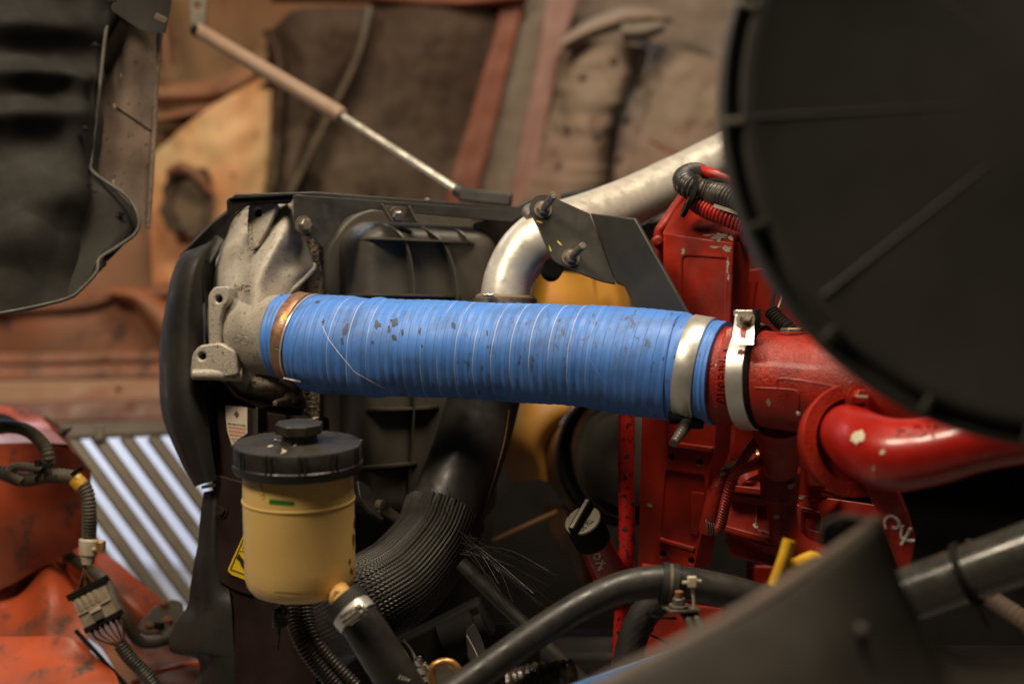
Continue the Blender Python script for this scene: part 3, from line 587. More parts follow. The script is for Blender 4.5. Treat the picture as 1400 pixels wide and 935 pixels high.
mk('diagonal_brace', grid([[(96, 736, 1.98), (90, 760, 1.96), (86, 790, 1.95)], [(150, 760, 1.96), (138, 790, 1.93), (125, 812, 1.95)], [(195, 798, 1.95), (180, 830, 1.91), (160, 850, 1.95)], [(228, 822, 1.95), (205, 850, 1.91), (190, 868, 1.95)]], 30, 20, 0.01, lambda u, v, p: noise.noise(p * 20) * 0.001), M['orange'], fd)
mk('bottom_sheet', grid([[(100, 850, 1.97), (150, 905, 1.9), (170, 960, 1.86)], [(150, 850, 1.98), (190, 900, 1.92), (210, 960, 1.86)], [(215, 862, 1.98), (240, 900, 1.95), (250, 960, 1.88)], [(300, 880, 1.98), (300, 910, 1.96), (310, 960, 1.90)]], 40, 30, 0.008, lambda u, v, p: noise.noise(p * 26) * 0.008), M['hoodor'], fd)
mk('folded_lip', tube([P(180, 935, 1.86), P(215, 918, 1.88), P(260, 908, 1.90), P(320, 905, 1.93)], 0.004, seg=10), M['orange'], fd)
mk('edge_trim', tube([P(104, 862, 1.84), P(130, 890, 1.82), P(155, 918, 1.81), P(176, 940, 1.80)], 0.003, seg=8), M['dark'], fd)
mk('stud', lathe(P(86, 592, 1.93), (P(101, 583, 1.90) - P(86, 592, 1.93)), [(-0.006, 0.0055), (0.006, 0.0055), (0.006, 0.003), (0.026, 0.003), (0.027, 0)], 14), M['hinge'], fd)
decal('scuff', blob(35, 590, 0.1, 0.1, 3), 'ftop', M['hinge'], fd) if False else None
mk('backing_sheet', plate([(-60, 566), (58, 574), (100, 616), (120, 650), (122, 730), (108, 780), (120, 880), (-60, 900)], plane3((-60, 566, 2.0), (120, 650, 1.99), (0, 880, 1.99)), .004), M['hoodor'], fd)
# hinge bracket + coolant line
hb = thing('hinge_bracket', 'dirty grey hinge bracket with rusty bolts beside the grille', 'bracket', P(220, 860, 1.9))
hp = plane3((190, 860, 1.86), (250, 860, 1.88), (220, 820, 1.90))
mk('bracket_plate', plate(rnd([(186, 856), (212, 828), (236, 818), (250, 822), (252, 838), (248, 858), (240, 872), (226, 871), (222, 862), (200, 866)], 5), hp, 0.006), M['hinge'], hb, bevel=0.001)
for x, y, r in ((223, 827, .0052), (229, 849, .0052), (203, 856, .0052)): bolt_at(onp(x, y, hp), hp[1], r, 0.006, M['rust'], hb, rot=x)
mk('clip', box(onp(217, 856, hp) + hp[1] * .003, RT * .006, UP * .004, FW * .004), M['dark'], hb, bevel=0.001)
bl = thing('coolant_line', 'dusty black rubber line running down behind the grey connector', 'hose', P(180, 850, 1.85))
mk('line', tube([P(88, 752, 1.95), P(110, 772, 1.9), P(140, 790, 1.86), P(155, 815, 1.84), P(170, 845, 1.83), P(185, 872, 1.83), P(200, 879, 1.84), P(226, 875, 1.86), P(245, 868, 1.9)], 0.0072, seg=20), M['loomdust'], bl)
# looms
def loom(name, pts, r, pitch, m, parent, amp=0.0011, seg=22): return mk(name, tube([P(*p) for p in pts], r, seg=seg, step=pitch / 6, fn=corr(pitch, amp)), m, parent, ang=80)
lo = thing('wire_loom', 'dusty ribbed black wire loom arching across the orange fender to a grey plug', 'wiring loom', P(70, 640, 1.78))
loom('main_conduit', [(-60, 640, 1.80), (0, 646, 1.79), (30, 656, 1.785), (65, 651, 1.78), (100, 653, 1.775), (118, 672, 1.77), (122, 700, 1.77), (122, 738, 1.78)], 0.0083, 0.0042, M['loomdust'], lo)
loom('branch_conduit', [(-40, 588, 1.81), (5, 583, 1.80), (36, 588, 1.79), (58, 606, 1.78), (66, 625, 1.775), (62, 642, 1.785), (45, 648, 1.79)], 0.0073, 0.0042, M['loomdust'], lo)
loom('thin_conduit', [(72, 646, 1.775), (50, 640, 1.775), (22, 638, 1.775), (14, 646, 1.775), (30, 658, 1.775)], 0.0048, 0.0032, M['loomdust'], lo, 0.0008)
ring_c = P(60, 644, 1.775); mk('cable_tie', ring(ring_c, Vector((0.8, 0, -0.6)), 0.0135, 0.0155, 0.0055, 24), M['dark'], lo)
mk('tie_head', box(P(52, 633, 1.755), RT * .004, UP * .004, FW * .003), M['dark'], lo, bevel=0.0008)
mk('tie_tail', bar(P(56, 634, 1.755), P(70, 640, 1.76), 0.0035, 0.002), M['dark'], lo)
mk('tie_tail', bar(P(98, 649, 1.76), P(114, 639, 1.75), 0.005, 0.003), M['dark'], lo)
a, b = P(103, 655, 1.772), P(113, 665, 1.77)
mk('yellow_tape', tube([a, b], 0.0096, seg=24, fn=lambda s, th, L: 0.0004 * math.sin(s * 2200)), M['yel'], lo)
mk('clip_sleeve', lathe(P(122, 738, 1.78), -UP + RT * -0.06, [(-0.002, 0.0105), (0, 0.0125), (0.018, 0.0115), (0.0185, 0.0098), (0.03, 0.0075), (0.031, 0)], 20), M['white'], lo)
mk('clip_wing', box(P(138, 747, 1.775), RT * .005, UP * .007, FW * .006), M['brass'], lo, bevel=0.001)
mk('clip_bridge', box(P(130, 750, 1.775), RT * .008, UP * .002, FW * .005), M['white'], lo, bevel=0.001)
for k, (x1, y1) in enumerate(((104, 812), (110, 808), (117, 806), (124, 802), (131, 797))):
    mk('wire', tube([P(118 - k * 0.3, 768, 1.785), P(113 + k * 1.5, 785, 1.78), P(x1, y1, 1.785)], 0.0012, seg=8), M['dark'] if k % 2 else M['rust'], lo)
cn = thing('connector', 'grey multi-pin plug with black end caps hanging below the loom', 'connector', P(131, 828, 1.78))
cc = P(131, 826, 1.775); u = (P(165, 850, 1.775) - P(140, 797, 1.775)).normalized(); v = (P(145, 795, 1.775) - P(100, 818, 1.775)).normalized(); wn = u.cross(v).normalized()
if wn.dot(FW) > 0: wn = -wn
k = S(1.775)
chs = mk('housing', box(cc, u * 26 * k, v * 25 * k, wn * 0.010), M['conn'], cn, bevel=0.0015)
mk('top_cap', box(cc - u * 25 * k, u * 4.5 * k, v * 28 * k, wn * 0.012), M['dark'], cn, bevel=0.001)
mk('bottom_cap', box(cc + u * 25 * k, u * 4 * k, v * 26 * k, wn * 0.0115), M['dark'], cn, bevel=0.001)
mk('shoulder', box(cc + u * 2 * k + wn * 0.0105, u * 1.3 * k, v * 25 * k, wn * 0.0015), M['conn'], cn, bevel=0.0004)
for i in range(4): mk('groove', box(cc - u * 10 * k + v * (-17 + i * 9) * k + wn * 0.010, u * 9 * k, v * 2.6 * k, wn * 0.0012), M['conn'], chs, bevel=0.0008)
lch = mk('latch', box(cc + u * 13 * k + v * 1 * k + wn * 0.0115, u * 7 * k, v * 7 * k, wn * 0.003), M['hinge'], cn, bevel=0.0006)
mk('latch_bar', box(cc + u * 6 * k + v * 1 * k + wn * 0.013, u * 2.2 * k, v * 8 * k, wn * 0.003), M['white'], lch, bevel=0.0006)
for i in range(6): mk('seal_boot', lathe(cc + u * 28 * k + v * (-20 + i * 8) * k, u, [(0, .003), (.004, .0026), (.005, 0)], 10), M['dark'], cn)
for i in range(6):
    s0 = cc + u * 29 * k + v * (-20 + i * 8) * k
    mk('wire', tube([s0, s0 + u * 0.012 + v * 0.001, P(164 + i * 1.2, 884 - i * .6, 1.79)], 0.0013, seg=8), M['copwire'] if i in (1, 2, 3) else M['rust'], cn)
l2 = thing('wire_loom', 'short ribbed black loom tail leaving the grey plug toward the bottom edge', 'wiring loom', P(190, 910, 1.79))
loom('conduit', [(164, 880, 1.79), (176, 897, 1.79), (192, 914, 1.79), (206, 930, 1.79), (225, 960, 1.79)], 0.0085, 0.0042, M['loom'], l2)
# ------------------------------------------------------------------ radiator side, flap, strips
sp = thing('radiator', 'dark maroon radiator side with cream and yellow labels behind the amber bottle', 'radiator', P(360, 800, 1.68))
fp = plane3((300, 560, 1.71), (420, 560, 1.66), (320, 900, 1.68))
mk('frame_panel', plate(rnd([(288, 520), (300, 540), (335, 556), (372, 566), (432, 570), (432, 960), (322, 960), (318, 812), (293, 790), (291, 690), (287, 600)], 5), fp, 0.03), M['side'], sp, bevel=0.002)
mk('frame_flange', plate(rnd([(294, 648), (345, 662), (345, 815), (318, 806), (293, 792)], 6), (fp[0] - FW * 0.006, fp[1]), 0.005), M['side'], sp, bevel=0.0015)
mk('frame_lip', plate([(345, 560), (352, 556), (352, 700), (345, 700)], (fp[0] - FW * 0.02, fp[1]), 0.02), M['blk'], sp, bevel=0.001)
bolt_at(onp(303, 698, (fp[0] - FW * .007, fp[1])), fp[1], 0.006, 0.004, M['side'], sp)
lbp = (fp[0] - FW * 0.0012, fp[1])
lab = mk('service_label', plate([(308, 554), (338, 557), (338, 592), (325, 601), (325, 620), (316, 606), (311, 590), (309, 575)], lbp, 0.0006), M['paper'], sp, label='cream service label with a dark diamond emblem')
lb2 = (fp[0] - FW * 0.0018, fp[1])
mk('emblem', plate([(323, 561), (327, 566.5), (323.5, 572), (319.5, 566.5)], lb2, 0.0003), M['hinge'], lab)
rg_ = random.Random(2)
for (x0, x1, y, h, mt) in ((311, 335.5, 578.2, 1.5, 'ink'), (312, 335.5, 582.2, 2.6, 'redink'), (312.5, 335, 587.4, 2.6, 'redink'), (313.5, 333, 592.6, 2.4, 'redink'), (316, 325, 598.8, 1.2, 'ink'), (318, 324.5, 602.4, 1.1, 'ink')):
    x = x0
    while x < x1 - 1:
        w_ = rg_.uniform(2.0, 5.5); xe = min(x1, x + w_); yy = y + (x - x0) * .12
        mk('label_print', plate([(x, yy), (xe, yy + (xe - x) * .12), (xe, yy + h + (xe - x) * .12), (x + .3, yy + h)], lb2, .0002), M[mt], lab); x = xe + 1.0
wp = [(337, 722), (311, 779), (316, 785), (345, 796), (345, 722)]
M['warn2'] = M['warn']
wlab = mk('warning_label', plate(rnd(wp, 3), (fp[0] - FW * 0.0085, fp[1]), 0.0006), M['warn'], sp, label='yellow triangular warning label with a black hand')
w3 = (fp[0] - FW * 0.0092, fp[1])
for q in (((337, 727), (315, 778), 1.4), ((315, 778), (345, 789), 1.4)):
    mk('label_border', bar(onp(*q[0], w3), onp(*q[1], w3), q[2] * S(1.67), 0.0003, fp[1]), M['ink'], wlab)
mk('label_hand', plate([(323, 763), (327, 756), (330, 762), (336, 768), (338, 775), (335, 780), (330, 774), (328, 768)], w3, 0.0002), M['ink'], wlab)
mk('label_line', bar(onp(328, 753, w3), onp(345, 756, w3), 0.0008, 0.0002, fp[1]), M['ink'], wlab)
mk('label_finger', tube([onp(341, 740, w3), onp(332, 748, w3), onp(337, 757, w3)], 0.0005, seg=6), M['ink'], wlab)
# upper strap between rail and flap
fl = thing('rubber_flap', 'curved black rubber air baffle left of the cast tank', 'rubber flap', P(258, 640, 1.7))
mk('flap_sheet', grid([[(272, 334, 1.76), (244, 352, 1.76), (225, 415, 1.76), (217, 500, 1.76), (226, 585, 1.75), (266, 666, 1.72)],
                       [(275, 334, 1.73), (250, 358, 1.70), (236, 420, 1.69), (230, 500, 1.69), (240, 590, 1.69), (270, 664, 1.69)],
                       [(282, 333, 1.72), (266, 366, 1.68), (258, 425, 1.67), (256, 505, 1.67), (264, 590, 1.67), (282, 660, 1.68)],
                       [(300, 322, 1.74), (276, 370, 1.70), (277, 430, 1.70), (279, 520, 1.70), (288, 600, 1.69), (296, 656, 1.69)]], 30, 60, 0.006, lambda u, v, p: noise.noise(p * 14) * 0.003), M['rub'], fl)
mk('inner_fold', grid([[(276, 372, 1.705), (281, 430, 1.705), (283, 520, 1.70), (292, 600, 1.695), (298, 654, 1.70)], [(300, 322, 1.76), (292, 400, 1.76), (296, 520, 1.75), (300, 600, 1.74), (312, 650, 1.74)]], 10, 40, 0.006), M['rub'], fl)
mk('strap', plate([(318, 284), (322, 290), (300, 318), (262, 348), (246, 352), (258, 338), (290, 306)], plane3((318, 284, 1.76), (246, 352, 1.76), (290, 340, 1.78)), 0.004), M['blk'], fl, bevel=0.001)
mk('fold_clip', bar(P(301, 326, 1.75), P(281, 360, 1.73), 0.012, 0.008), M['blk'], fl, bevel=0.002)
mk('lower_tab', bar(P(276, 666, 1.70), P(294, 663, 1.70), 0.004, 0.004), M['paper'], fl)
ls = thing('rubber_strip', 'black rubber side strip hanging below the flap beside the frame', 'rubber strip', P(290, 900, 1.68))
mk('strip_sheet', grid([[(278, 672, 1.72), (270, 740, 1.73), (260, 800, 1.73), (256, 828, 1.73), (236, 856, 1.73), (232, 890, 1.73), (270, 900, 1.74), (268, 930, 1.74), (235, 960, 1.74)],
                        [(290, 670, 1.70), (287, 740, 1.69), (284, 800, 1.69), (282, 828, 1.69), (275, 856, 1.69), (272, 890, 1.69), (290, 900, 1.69), (292, 930, 1.69), (290, 960, 1.69)],
                        [(304, 668, 1.70), (308, 740, 1.70), (312, 800, 1.69), (316, 828, 1.68), (318, 856, 1.68), (320, 890, 1.68), (322, 900, 1.68), (324, 930, 1.68), (326, 960, 1.68)]], 24, 70, 0.006, lambda u, v, p: noise.noise(p * 18) * 0.003), M['rub'], ls)
# ------------------------------------------------------------------ fan shroud
sh = thing('fan_shroud', 'dusty black plastic fan shroud with moulded ribs behind the blue hose', 'fan shroud', P(560, 500, 1.9))
bp = plane3((440, 300, 1.82), (700, 300, 1.92), (500, 700, 1.84))
mk('shroud_back', plate([(425, 275), (430, 935), (640, 935), (700, 560), (745, 300), (720, 290)], bp, 0.01), M['shroud'], sh)
mk('rim_step', plate(rnd([(444, 345), (474, 300), (505, 283), (650, 296), (650, 690), (540, 940), (440, 940)], 16), (bp[0] - FW * 0.030, bp[1]), 0.028), M['shroud'], sh, bevel=0.004, seg=3)
def dome(u, v, p): return 0
dr = []
for (x0, x1, y, d0, d1) in ((474, 640, 312, 1.80, 1.84),):
    pass
def domegrid():
    # rounded bulge: corners by superellipse
    bm = bmesh.new(); n, m = 48, 60; V = []
    L0, R0, T0, B0 = 456, 652, 304, 700
    for j in range(m + 1):
        row = []
        for i in range(n + 1):
            a = -1 + 2 * i / n; b = -1 + 2 * j / m
            # square to rounded
            cx, cy = (L0 + R0) / 2, (T0 + B0) / 2
            x = cx + a * (R0 - L0) / 2; y = cy + b * (B0 - T0) / 2 + (x - L0) * 0.045
            rad = 0.2
            # pull corners in
            k = max(0, abs(a) - (1 - rad * 2)) / (rad * 2); l = max(0, abs(b) - (1 - rad)) / rad
            s = math.sqrt(k * k + l * l); mx = max(k, l, 1e-6); f = mx / s if s > 0 else 1
            kk, ll = k * f, l * f
            aa = math.copysign(abs(a) - k * rad * 2 + kk * rad * 2, a); bb = math.copysign(abs(b) - l * rad + ll * rad, b)
            x = cx + aa * (R0 - L0) / 2; y = cy + bb * (B0 - T0) / 2 + (x - L0) * 0.045
            e = min(1.0, math.sqrt(kk * kk + ll * ll)); prof = math.sqrt(max(0, 1 - e ** 4))
            p = onp(x, y, bp); row.append(bm.verts.new(p + bp[1] * (0.025 + 0.088 * prof)))
        V.append(row)
    for j in range(m):
        for i in range(n): bm.faces.new((V[j][i], V[j][i + 1], V[j + 1][i + 1], V[j + 1][i]))
    return bm
mk('shroud_dome', domegrid(), M['shroud'], sh, bv='dome', ang=60)
def ribon(pts, h, wd, name='rib', n=24):
    q = cat([Vector((x, y, 0)) for x, y in pts], n); bm = bmesh.new(); rows = []
    for i, c in enumerate(q):
        p, nn = cast(c.x, c.y, 'dome')
        if p is None: p = onp(c.x, c.y, (bp[0] - FW * 0.03, bp[1])); nn = bp[1]
        rows.append(p)
    sm = [rows[0]] + [(rows[i - 1] + rows[i] * 2 + rows[i + 1]) / 4 for i in range(1, len(rows) - 1)] + [rows[-1]]
    R2 = []
    for i, p in enumerate(sm):
        t = (sm[min(i + 1, len(sm) - 1)] - sm[max(i - 1, 0)]).normalized(); s = t.cross(bp[1]).normalized() * wd / 2
        hh = h * min(1, 4 * min(i, len(sm) - 1 - i) / len(sm) + 0.15)
        R2.append([bm.verts.new(p - s - bp[1] * 0.01), bm.verts.new(p + s - bp[1] * 0.01), bm.verts.new(p + s * .7 + bp[1] * hh), bm.verts.new(p - s * .7 + bp[1] * hh)])
    for a, b in zip(R2, R2[1:]):
        for k2 in range(4): bm.faces.new((a[k2], a[(k2 + 1) % 4], b[(k2 + 1) % 4], b[k2]))
    bm.faces.new(R2[0]); bm.faces.new(R2[-1][::-1])
    mk(name, bm, M['shroud'], sh, ang=30)
ribon([(482, 326), (560, 329), (648, 333)], 0.017, 0.0035)
ribon([(465, 403), (560, 404), (630, 406)], 0.017, 0.0035)
ribon([(500, 560), (560, 558), (600, 556)], 0.012, 0.004)
ribon([(470, 640), (530, 636), (570, 632)], 0.012, 0.004)
ribon([(524, 306), (545, 322), (558, 360), (562, 420), (562, 560), (556, 690)], 0.014, 0.0035)
ribon([(576, 310), (598, 328), (614, 362), (622, 420), (622, 560), (600, 690)], 0.014, 0.0035)
ribon([(620, 311), (634, 324), (642, 336)], 0.008, 0.003)
mk('side_cheek', grid([[(648, 312, 1.84), (640, 360, 1.84), (622, 420, 1.85), (622, 560, 1.87), (560, 700, 1.9), (500, 830, 1.9)], [(700, 290, 1.90), (690, 340, 1.90), (652, 420, 1.91), (630, 560, 1.92), (600, 640, 1.94), (560, 830, 1.95)], [(760, 270, 2.0), (750, 320, 2.02), (720, 420, 2.0), (625, 565, 1.96), (610, 640, 1.98), (600, 830, 2.0)]], 24, 60, 0.006), M['shroud'], sh)
mk('cheek_top', plate([(650, 306), (690, 291), (728, 273), (768, 275), (770, 300), (700, 420), (626, 420), (644, 360)], plane3((640, 300, 1.79), (730, 273, 1.84), (640, 400, 1.82)), 0.006), M['shroud'], sh, bevel=0.001)
mk('hose_guard', tube([P(770, 270, 1.95), P(810, 265, 1.92), P(850, 272, 1.9), P(880, 290, 1.9)], 0.007), M['blk'], sh)
tr = thing('radiator_rail', 'black steel top rail running along the radiator above the shroud', 'rail', P(560, 285, 1.8))
tp = plane3((402, 270, 1.70), (720, 292, 1.80), (410, 330, 1.70))
mk('rail_face', plate(rnd([(401, 266), (724, 289), (700, 304), (655, 300), (508, 286), (474, 296), (442, 340), (430, 326), (404, 318)], 4), tp, 0.004), M['blk'], tr, bevel=0.0012)
mk('rail_top', plate([(314, 272), (401, 267), (724, 290), (724, 284), (430, 262), (322, 265)], (tp[0] - FW * 0.0, tp[1]), 0.018), M['blk'], tr, bevel=0.0012)
mk('rail_end', plate(rnd([(313, 270), (400, 267), (400, 276), (345, 278), (330, 284), (314, 296)], 3), (tp[0] + FW * 0.004, tp[1]), 0.02), M['dark'], tr, bevel=0.0012)
bolt_at(onp(415, 308, tp), tp[1] + RT * .3, 0.0075, 0.010, M['bolt'], tr)
b_ = thing('shroud_bracket', 'small black clip bracket with a bolt on the radiator rail', 'bracket', onp(543, 295, tp))
bq = (tp[0] - FW * 0.006, tp[1])
mk('clip_plate', plate(rnd([(520, 281), (560, 284), (570, 304), (534, 303)], 2), bq, 0.004), M['shroud'], b_, bevel=0.001)
mk('clip_edge', bar(onp(520, 280, bq) + bq[1] * .004, onp(535, 304, bq) + bq[1] * .004, 0.003, 0.008, bq[1]), M['shroud'], b_, bevel=0.0006)
mk('clip_edge', bar(onp(557, 283, bq) + bq[1] * .004, onp(569, 305, bq) + bq[1] * .004, 0.003, 0.008, bq[1]), M['shroud'], b_, bevel=0.0006)
bolt_at(onp(542, 293, bq), bq[1] - Z * .4, 0.0065, 0.010, M['bolt'], b_)
bolt_at(onp(419, 268, tp) + FW * .02, Z, 0.004, 0.006, M['bolt'], tr, 'small_bolt'); bolt_at(onp(583, 278, tp) + FW * .02, Z, 0.004, 0.008, M['bolt'], tr, 'small_bolt')
# ------------------------------------------------------------------ cast tank
ct = thing('cooler_tank', 'pitted cast aluminium end tank feeding the left end of the blue hose', 'cast tank', P(350, 540, 1.72))
mk('back_plate', plate(rnd([(318, 300), (346, 274), (432, 272), (430, 560), (345, 552), (296, 505), (290, 378)], 6), plane3((300, 400, 1.755), (430, 400, 1.755), (350, 550, 1.75)), .03), M['alud'], ct, bevel=.002)
rowsT = [[(330, 292, 1.79), (314, 316, 1.79), (300, 345, 1.79), (291, 378, 1.78), (289, 440, 1.77), (293, 500, 1.77), (325, 545, 1.77), (362, 560, 1.78)],
         [(336, 288, 1.745), (320, 318, 1.74), (306, 348, 1.73), (297, 382, 1.72), (297, 440, 1.71), (302, 500, 1.71), (333, 543, 1.73), (368, 556, 1.75)],
         [(362, 281, 1.735), (352, 320, 1.722), (340, 352, 1.705), (325, 392, 1.692), (322, 445, 1.68), (326, 500, 1.685), (350, 536, 1.70), (378, 555, 1.74)],
         [(394, 279, 1.725), (386, 318, 1.700), (370, 350, 1.683), (350, 392, 1.668), (346, 445, 1.66), (348, 500, 1.675), (366, 528, 1.70), (390, 552, 1.74)],
         [(404, 281, 1.740), (406, 316, 1.733), (400, 348, 1.722), (378, 388, 1.69), (372, 445, 1.665), (374, 500, 1.68), (388, 528, 1.705), (404, 548, 1.745)],
         [(411, 284, 1.745), (421, 330, 1.742), (430, 362, 1.735), (411, 385, 1.725), (396, 440, 1.72), (400, 500, 1.73), (408, 530, 1.74), (416, 548, 1.76)],
         [(412, 286, 1.775), (422, 332, 1.775), (432, 367, 1.775), (413, 389, 1.77), (400, 440, 1.77), (404, 500, 1.77), (410, 530, 1.78), (418, 548, 1.79)]]
tkb = mk('tank_body', grid(rowsT, 60, 80, 0.03, lambda u, v, p: noise.noise(p * 30) * 0.002 + noise.noise(p * 90) * 0.0006), M['alu'], ct, bv='tank', ang=70)
hA, hB = P(388, 461, 1.665), P(430, 465, 1.65); hax = (hB - hA).normalized()
mk('outlet_neck', tube([P(338, 447, 1.77), P(350, 452, 1.73), P(372, 458, 1.695), P(404, 461.5, 1.664)], [0.062, 0.058, 0.0505, 0.0470], seg=64, fn=lambda s, th, L: 0.0012 * noise.noise(Vector((s * 60, th * 3, 1)))), M['alu'], ct, bv='neck', ang=60)
mk('lower_bulge', grid([[(326, 520, 1.72), (334, 540, 1.72), (360, 556, 1.74)], [(345, 505, 1.69), (352, 530, 1.68), (375, 556, 1.72)], [(375, 512, 1.68), (385, 532, 1.68), (395, 552, 1.72)], [(404, 516, 1.71), (410, 530, 1.72), (418, 546, 1.74)]], 24, 24, 0.02), M['alud'], ct)
mk('web_edge', tube([P(428, 360, 1.735), P(431, 366, 1.732), P(412, 385, 1.722), P(396, 399, 1.71), P(386, 412, 1.695)], [0.0018, 0.003, 0.003, 0.004, 0.006], seg=12), M['alu'], ct)
lg = plane3((350, 285, 1.702), (380, 285, 1.702), (345, 340, 1.697))
mk('lug', plate(rnd([(340, 280), (352, 276), (382, 277), (368, 310), (352, 340), (342, 338), (338, 300)], 7), lg, 0.02, holes=[circ(353, 291, 5, 16, 6)]), M['alu'], ct, bevel=0.002)
mk('lug_slot', plate([(338, 300), (343, 302), (346, 330), (352, 338), (344, 343), (339, 338)], (lg[0] - FW * .002, lg[1]), 0.003), M['alud'], ct, bevel=0.001)
l2p = plane3((290, 400, 1.672), (315, 400, 1.668), (290, 480, 1.672))
mk('lug', plate(rnd([(284, 404), (292, 392), (313, 391), (313, 412), (305, 420), (300, 440), (301, 478), (285, 478), (284, 440)], 5), l2p, 0.02, holes=[circ(299, 409, 4.6, 16, 5.2)]), M['alu'], ct, bevel=0.002)
mk('lug_shelf', bar(P(289, 424, 1.68), P(308, 422, 1.68), 0.006, 0.014), M['alu'], ct, bevel=0.002)
mk('lug', plate(rnd([(259, 513), (262, 484), (272, 472), (300, 468), (322, 480), (326, 513), (300, 517), (284, 508), (270, 514)], 5), (l2p[0] - FW * .004, l2p[1]), 0.022, holes=[circ(276, 487, 5)]), M['alu'], ct, bevel=0.0025)
mk('lug_foot', lathe(P(266, 512, 1.668), RT * 1 + FW * .15, [(-0.004, 0.003), (-0.002, 0.0062), (0.022, 0.0068), (0.055, 0.009), (0.056, 0)], 20), M['alu'], ct)
for x, y, r in ((326, 486, .004), (318, 488, .003)): mk('boss', lathe(P(x, y, 1.685), -FW, [(-.01, r * 1.6), (0.002, r * 1.6), (0.004, r), (0.004, 0)], 16), M['alud'], ct)
for hx, hy, rr, pl_ in ((353, 291, 5.5, lg), (299, 409, 5, l2p), (276, 487, 5, l2p)): mk('bolt_hole', lathe(onp(hx, hy, pl_) + FW * .012, -FW, [(0, rr * S(1.69) * 1.3), (0.001, rr * S(1.69) * 1.3), (0.001, 0)], 16), M['dark'], ct)
mk('core_fins', tube([P(429, 322, 1.755), P(430, 380, 1.75), P(427, 470, 1.75), P(424, 560, 1.75), P(424, 600, 1.75)], 0.011, seg=20, step=0.0012, fn=lambda s, th, L: 0.0022 * noise.noise(Vector((s * 500, th * 4, 0)))), mat('rusty_core_edge', (0.2, 0.14, 0.09), (0.34, 0.26, 0.18), 0.6, 0.2, sc=120, spots=(0.05, 0.035, 0.02), spot_sc=300, spot_lo=0.5, spot_hi=0.56, bump=1.0), ct)
letters('BIFG', 331, 393, 12, 6, 'tank', M['alu'], tkb, 'cast_letters', off=0.0016, bold=0.01)
for x in (325, 335): curve_on(circ(x, 463 + (x - 325) * .3, 4 + (x - 325) * .1, 12) , 'neck', 0.0006, 'cast_ring', M['alu'], ct)
mk('corner_bolt', lathe(P(403, 545, 1.70), (P(372, 552, 1.64) - P(403, 545, 1.70)), [(0, 0.004), (0.0, 0.005), (0.05, 0.004), (0.055, 0.003), (0.056, 0)], 14), M['bolt'], ct)
mk('corner_nut', lathe(P(399, 544, 1.69), (P(372, 552, 1.64) - P(403, 545, 1.70)), [(0, 0), (0, 0.008), (0.008, 0.008), (0.008, 0)], 6), M['bolt'], ct)
# ------------------------------------------------------------------ blue hose
M['faint'] = mat('faint_blue_thread', (0.22, 0.36, 0.6), None, 0.6)
bh = thing('charge_air_hose', 'thick blue wrapped silicone hose with steel clamps crossing the engine bay', 'hose', P(680, 480, 1.6))
hx = [(384, 459.5, 1.672, 57), (396, 460.5, 1.668, 58), (409, 462, 1.663, 58.5), (420, 464, 1.659, 60), (430, 467, 1.655, 65.5), (444, 470, 1.65, 67.5), (474, 472, 1.64, 68), (510, 475, 1.63, 66.5), (600, 477, 1.61, 66.5), (700, 481.5, 1.585, 67.5), (800, 487, 1.56, 70), (860, 493, 1.545, 73), (900, 498, 1.535, 74.5), (925, 501, 1.53, 75.5), (938, 503, 1.525, 72), (955, 506, 1.52, 70.5), (976, 509.5, 1.513, 71.5), (987, 511, 1.509, 71.5)]
hp_ = [P(a, b, c) for a, b, c, d in hx]; hr_ = [d * S(c) for a, b, c, d in hx]
def hfn(s, th, L):
    if s < 0.055 or s > L - 0.05: return 0.0004 * math.sin(s * 900)
    ph = (s / 0.0212 + th / (2 * math.pi)) * 2; f = ph % 1.0
    w_ = math.sin(math.pi * f) ** 0.7
    a = (0.0008 if s < L - 0.14 else 0.0004) * (1 + 1.1 * noise.noise(Vector((math.floor(ph) * 3.7, 1.3, 0))))
    k = min(1, (s - 0.055) / 0.03)
    wob = 0.0022 * math.exp(-((s - 0.128 + 0.004 * math.sin(th)) / 0.007) ** 2)
    return wob + a * k * (w_ - 0.4) + 0.0018 * noise.noise(Vector((s * 20, math.cos(th) * 1.4, math.sin(th) * 1.4)))
bm = tube(hp_, hr_, seg=120, step=0.0012, fn=hfn)
mk('hose_body', bm, M['bluehose'], bh, bv='bhose', ang=80)
hd = [( hp_[i + 1] - hp_[i]).normalized() for i in range(len(hp_) - 1)]
def band(i0, f, wd, m, name, r_extra=0.0012, parent=bh, th=0.0014, label=None):
    c = hp_[i0].lerp(hp_[i0 + 1], f); r = hr_[i0] * (1 - f) + hr_[i0 + 1] * f
    return c, r, mk(name, lathe(c, hd[i0], [(-wd / 2, r), (-wd / 2, r + r_extra + th * .6), (-wd / 2 + .0008, r + r_extra + th), (wd / 2 - .0008, r + r_extra + th), (wd / 2, r + r_extra + th * .6), (wd / 2, r)], 96), m, parent, label=label, bv=name + str(i0))
c, r, _ = band(2, 0.1, 0.0155, M['copper'], 'hose_clamp', 0.0022, label='copper-stained hose clamp band at the tank end')
decal('yellow_mark', blob(390, 434, 3, 6, 4), 'hose_clamp2', M['yelmark'], bh, cuts=1)
curve_on([(375, 477), (381, 479), (387, 479)], 'hose_clamp2', 0.0006, 'green_mark', M['green'], bh)
for k2 in range(5): curve_on([(379 + k2 * .6, 434 + k2 * 3.4), (384 + k2 * .6, 433.5 + k2 * 3.4)], 'hose_clamp2', 0.0004, 'stamp', M['band'], bh, n=4)
mk('clamp_edge', lathe(hp_[3], hd[3], [(-.001, hr_[3]), (-.001, hr_[3] + .0032), (.0008, hr_[3] + .0032), (.0008, hr_[3])], 96), M['rod'], bh)
